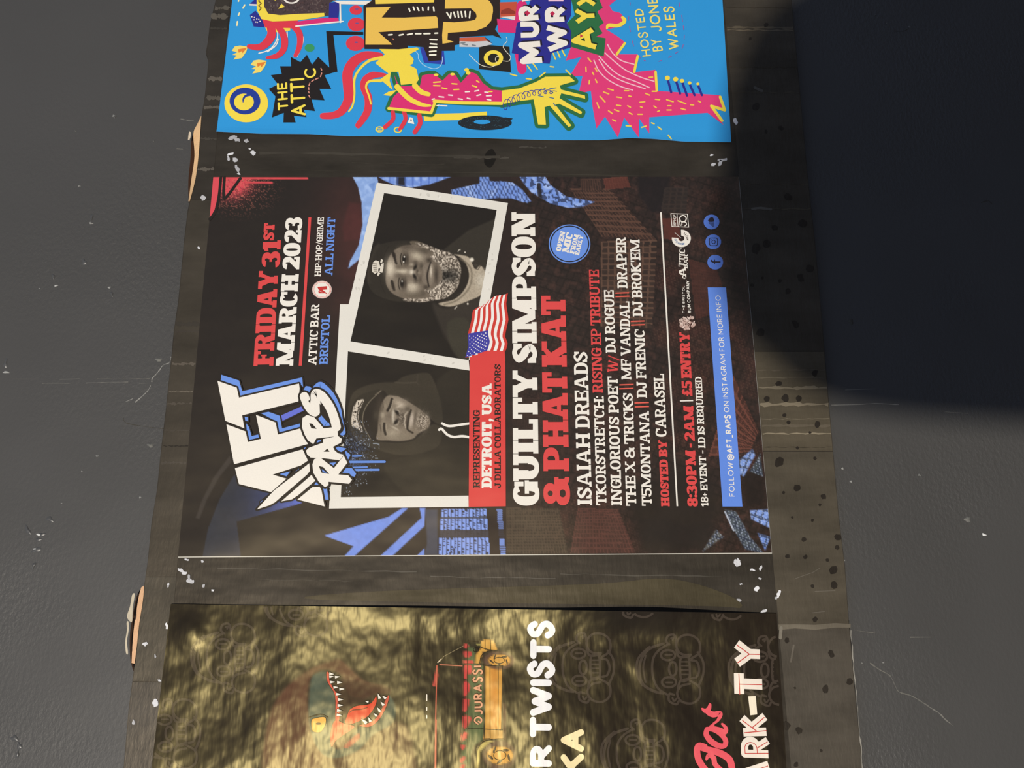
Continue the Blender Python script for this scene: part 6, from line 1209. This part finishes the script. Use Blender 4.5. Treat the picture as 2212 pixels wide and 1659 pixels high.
PS = .935                                               # a shortish adult                    # crown of the hood
per = empty('person', (HX, HY - .08, 0.0))
tag(per, 'person in a dark hooded coat whose shadow falls on the wall', 'person')
M_SKIN, M_COAT, M_JEAN, M_SHOE = plain('skin', (.42, .27, .2), .55), plain('dark_coat', (.03, .03, .036)), plain('dark_jeans', (.03, .04, .07)), plain('shoe_leather', (.02, .02, .02), .5)
def L(x, y, z): return (x * PS, y * PS, z * PS)
hz = HT - .13                                          # middle of the head
P = [L(0, 0, .93), L(0, 0, 1.12), L(0, .0, 1.34), L(0, .02, 1.47), L(0, .05, hz - .07), L(0, .08, hz), L(0, .08, hz + .07),
     L(.10, 0, .88), L(.11, .02, .48), L(.12, -.02, .08), L(.12, .12, .04), L(-.10, 0, .88), L(-.11, .02, .48), L(-.12, -.02, .08), L(-.12, .12, .04),
     L(.19, 0, 1.40), L(.25, -.02, 1.12), L(.25, .04, .88), L(.25, .06, .80),
     L(-.19, 0, 1.40), L(-.25, -.02, 1.12), L(-.25, .04, .88), L(-.25, .06, .80)]
E_ = [(0, 1), (1, 2), (2, 3), (3, 4), (4, 5), (5, 6), (0, 7), (7, 8), (8, 9), (9, 10), (0, 11), (11, 12), (12, 13), (13, 14), (2, 15), (15, 16), (16, 17), (17, 18), (2, 19), (19, 20), (20, 21), (21, 22)]
rd = [(.15, .11), (.14, .10), (.16, .11), .06, .07, .085, .07, .085, .06, .042, .035, .085, .06, .042, .035, .06, .045, .036, .028, .06, .045, .036, .028]
skin('body', P, E_, rd, M_SKIN, per)
skin('coat', [L(0, 0, .74), L(0, 0, 1.12), L(0, .0, 1.36), L(0, .0, 1.46), L(.20, 0, 1.40), L(.255, -.02, 1.12), L(.255, .04, .88), L(-.20, 0, 1.40), L(-.255, -.02, 1.12), L(-.255, .04, .88)],
     [(0, 1), (1, 2), (2, 3), (2, 4), (4, 5), (5, 6), (2, 7), (7, 8), (8, 9)], [(.20, .16), (.185, .14), (.18, .13), .10, .075, .06, .05, .075, .06, .05], M_COAT, per)
skin('hood', [L(0, .01, 1.42), L(0, .02, hz - .06), L(0, .03, hz + .02), L(0, .04, hz + .075)], [(0, 1), (1, 2), (2, 3)], [(.15, .13), (.124, .12), (.119, .13), (.080, .09)], M_COAT, per)
skin('trousers', [L(0, 0, .92), L(.10, 0, .86), L(.11, .02, .48), L(.12, -.02, .12), L(-.10, 0, .86), L(-.11, .02, .48), L(-.12, -.02, .12)], [(0, 1), (1, 2), (2, 3), (0, 4), (4, 5), (5, 6)], [(.10, .10), .10, .078, .065, .10, .078, .065], M_JEAN, per)
for s in (1, -1): skin('shoe', [L(.12 * s, -.05, .055), L(.12 * s, .06, .048), L(.12 * s, .18, .036)], [(0, 1), (1, 2)], [(.052, .05), (.05, .043), (.045, .032)], M_SHOE, per)
# relaxed hands, slightly curled
for s in (1, -1):
    for k in range(4): y = .03 + .018 * k; skin('finger', [L(s * .25, y, .79), L(s * .248, y + .004, .755), L(s * .242, y + .006, .725 + .006 * (k in (0, 3)))], [(0, 1), (1, 2)], [.0095, .009, .0075], M_SKIN, per)
    skin('thumb', [L(s * .245, .085, .82), L(s * .235, .105, .79), L(s * .232, .11, .765)], [(0, 1), (1, 2)], [.012, .011, .009], M_SKIN, per)
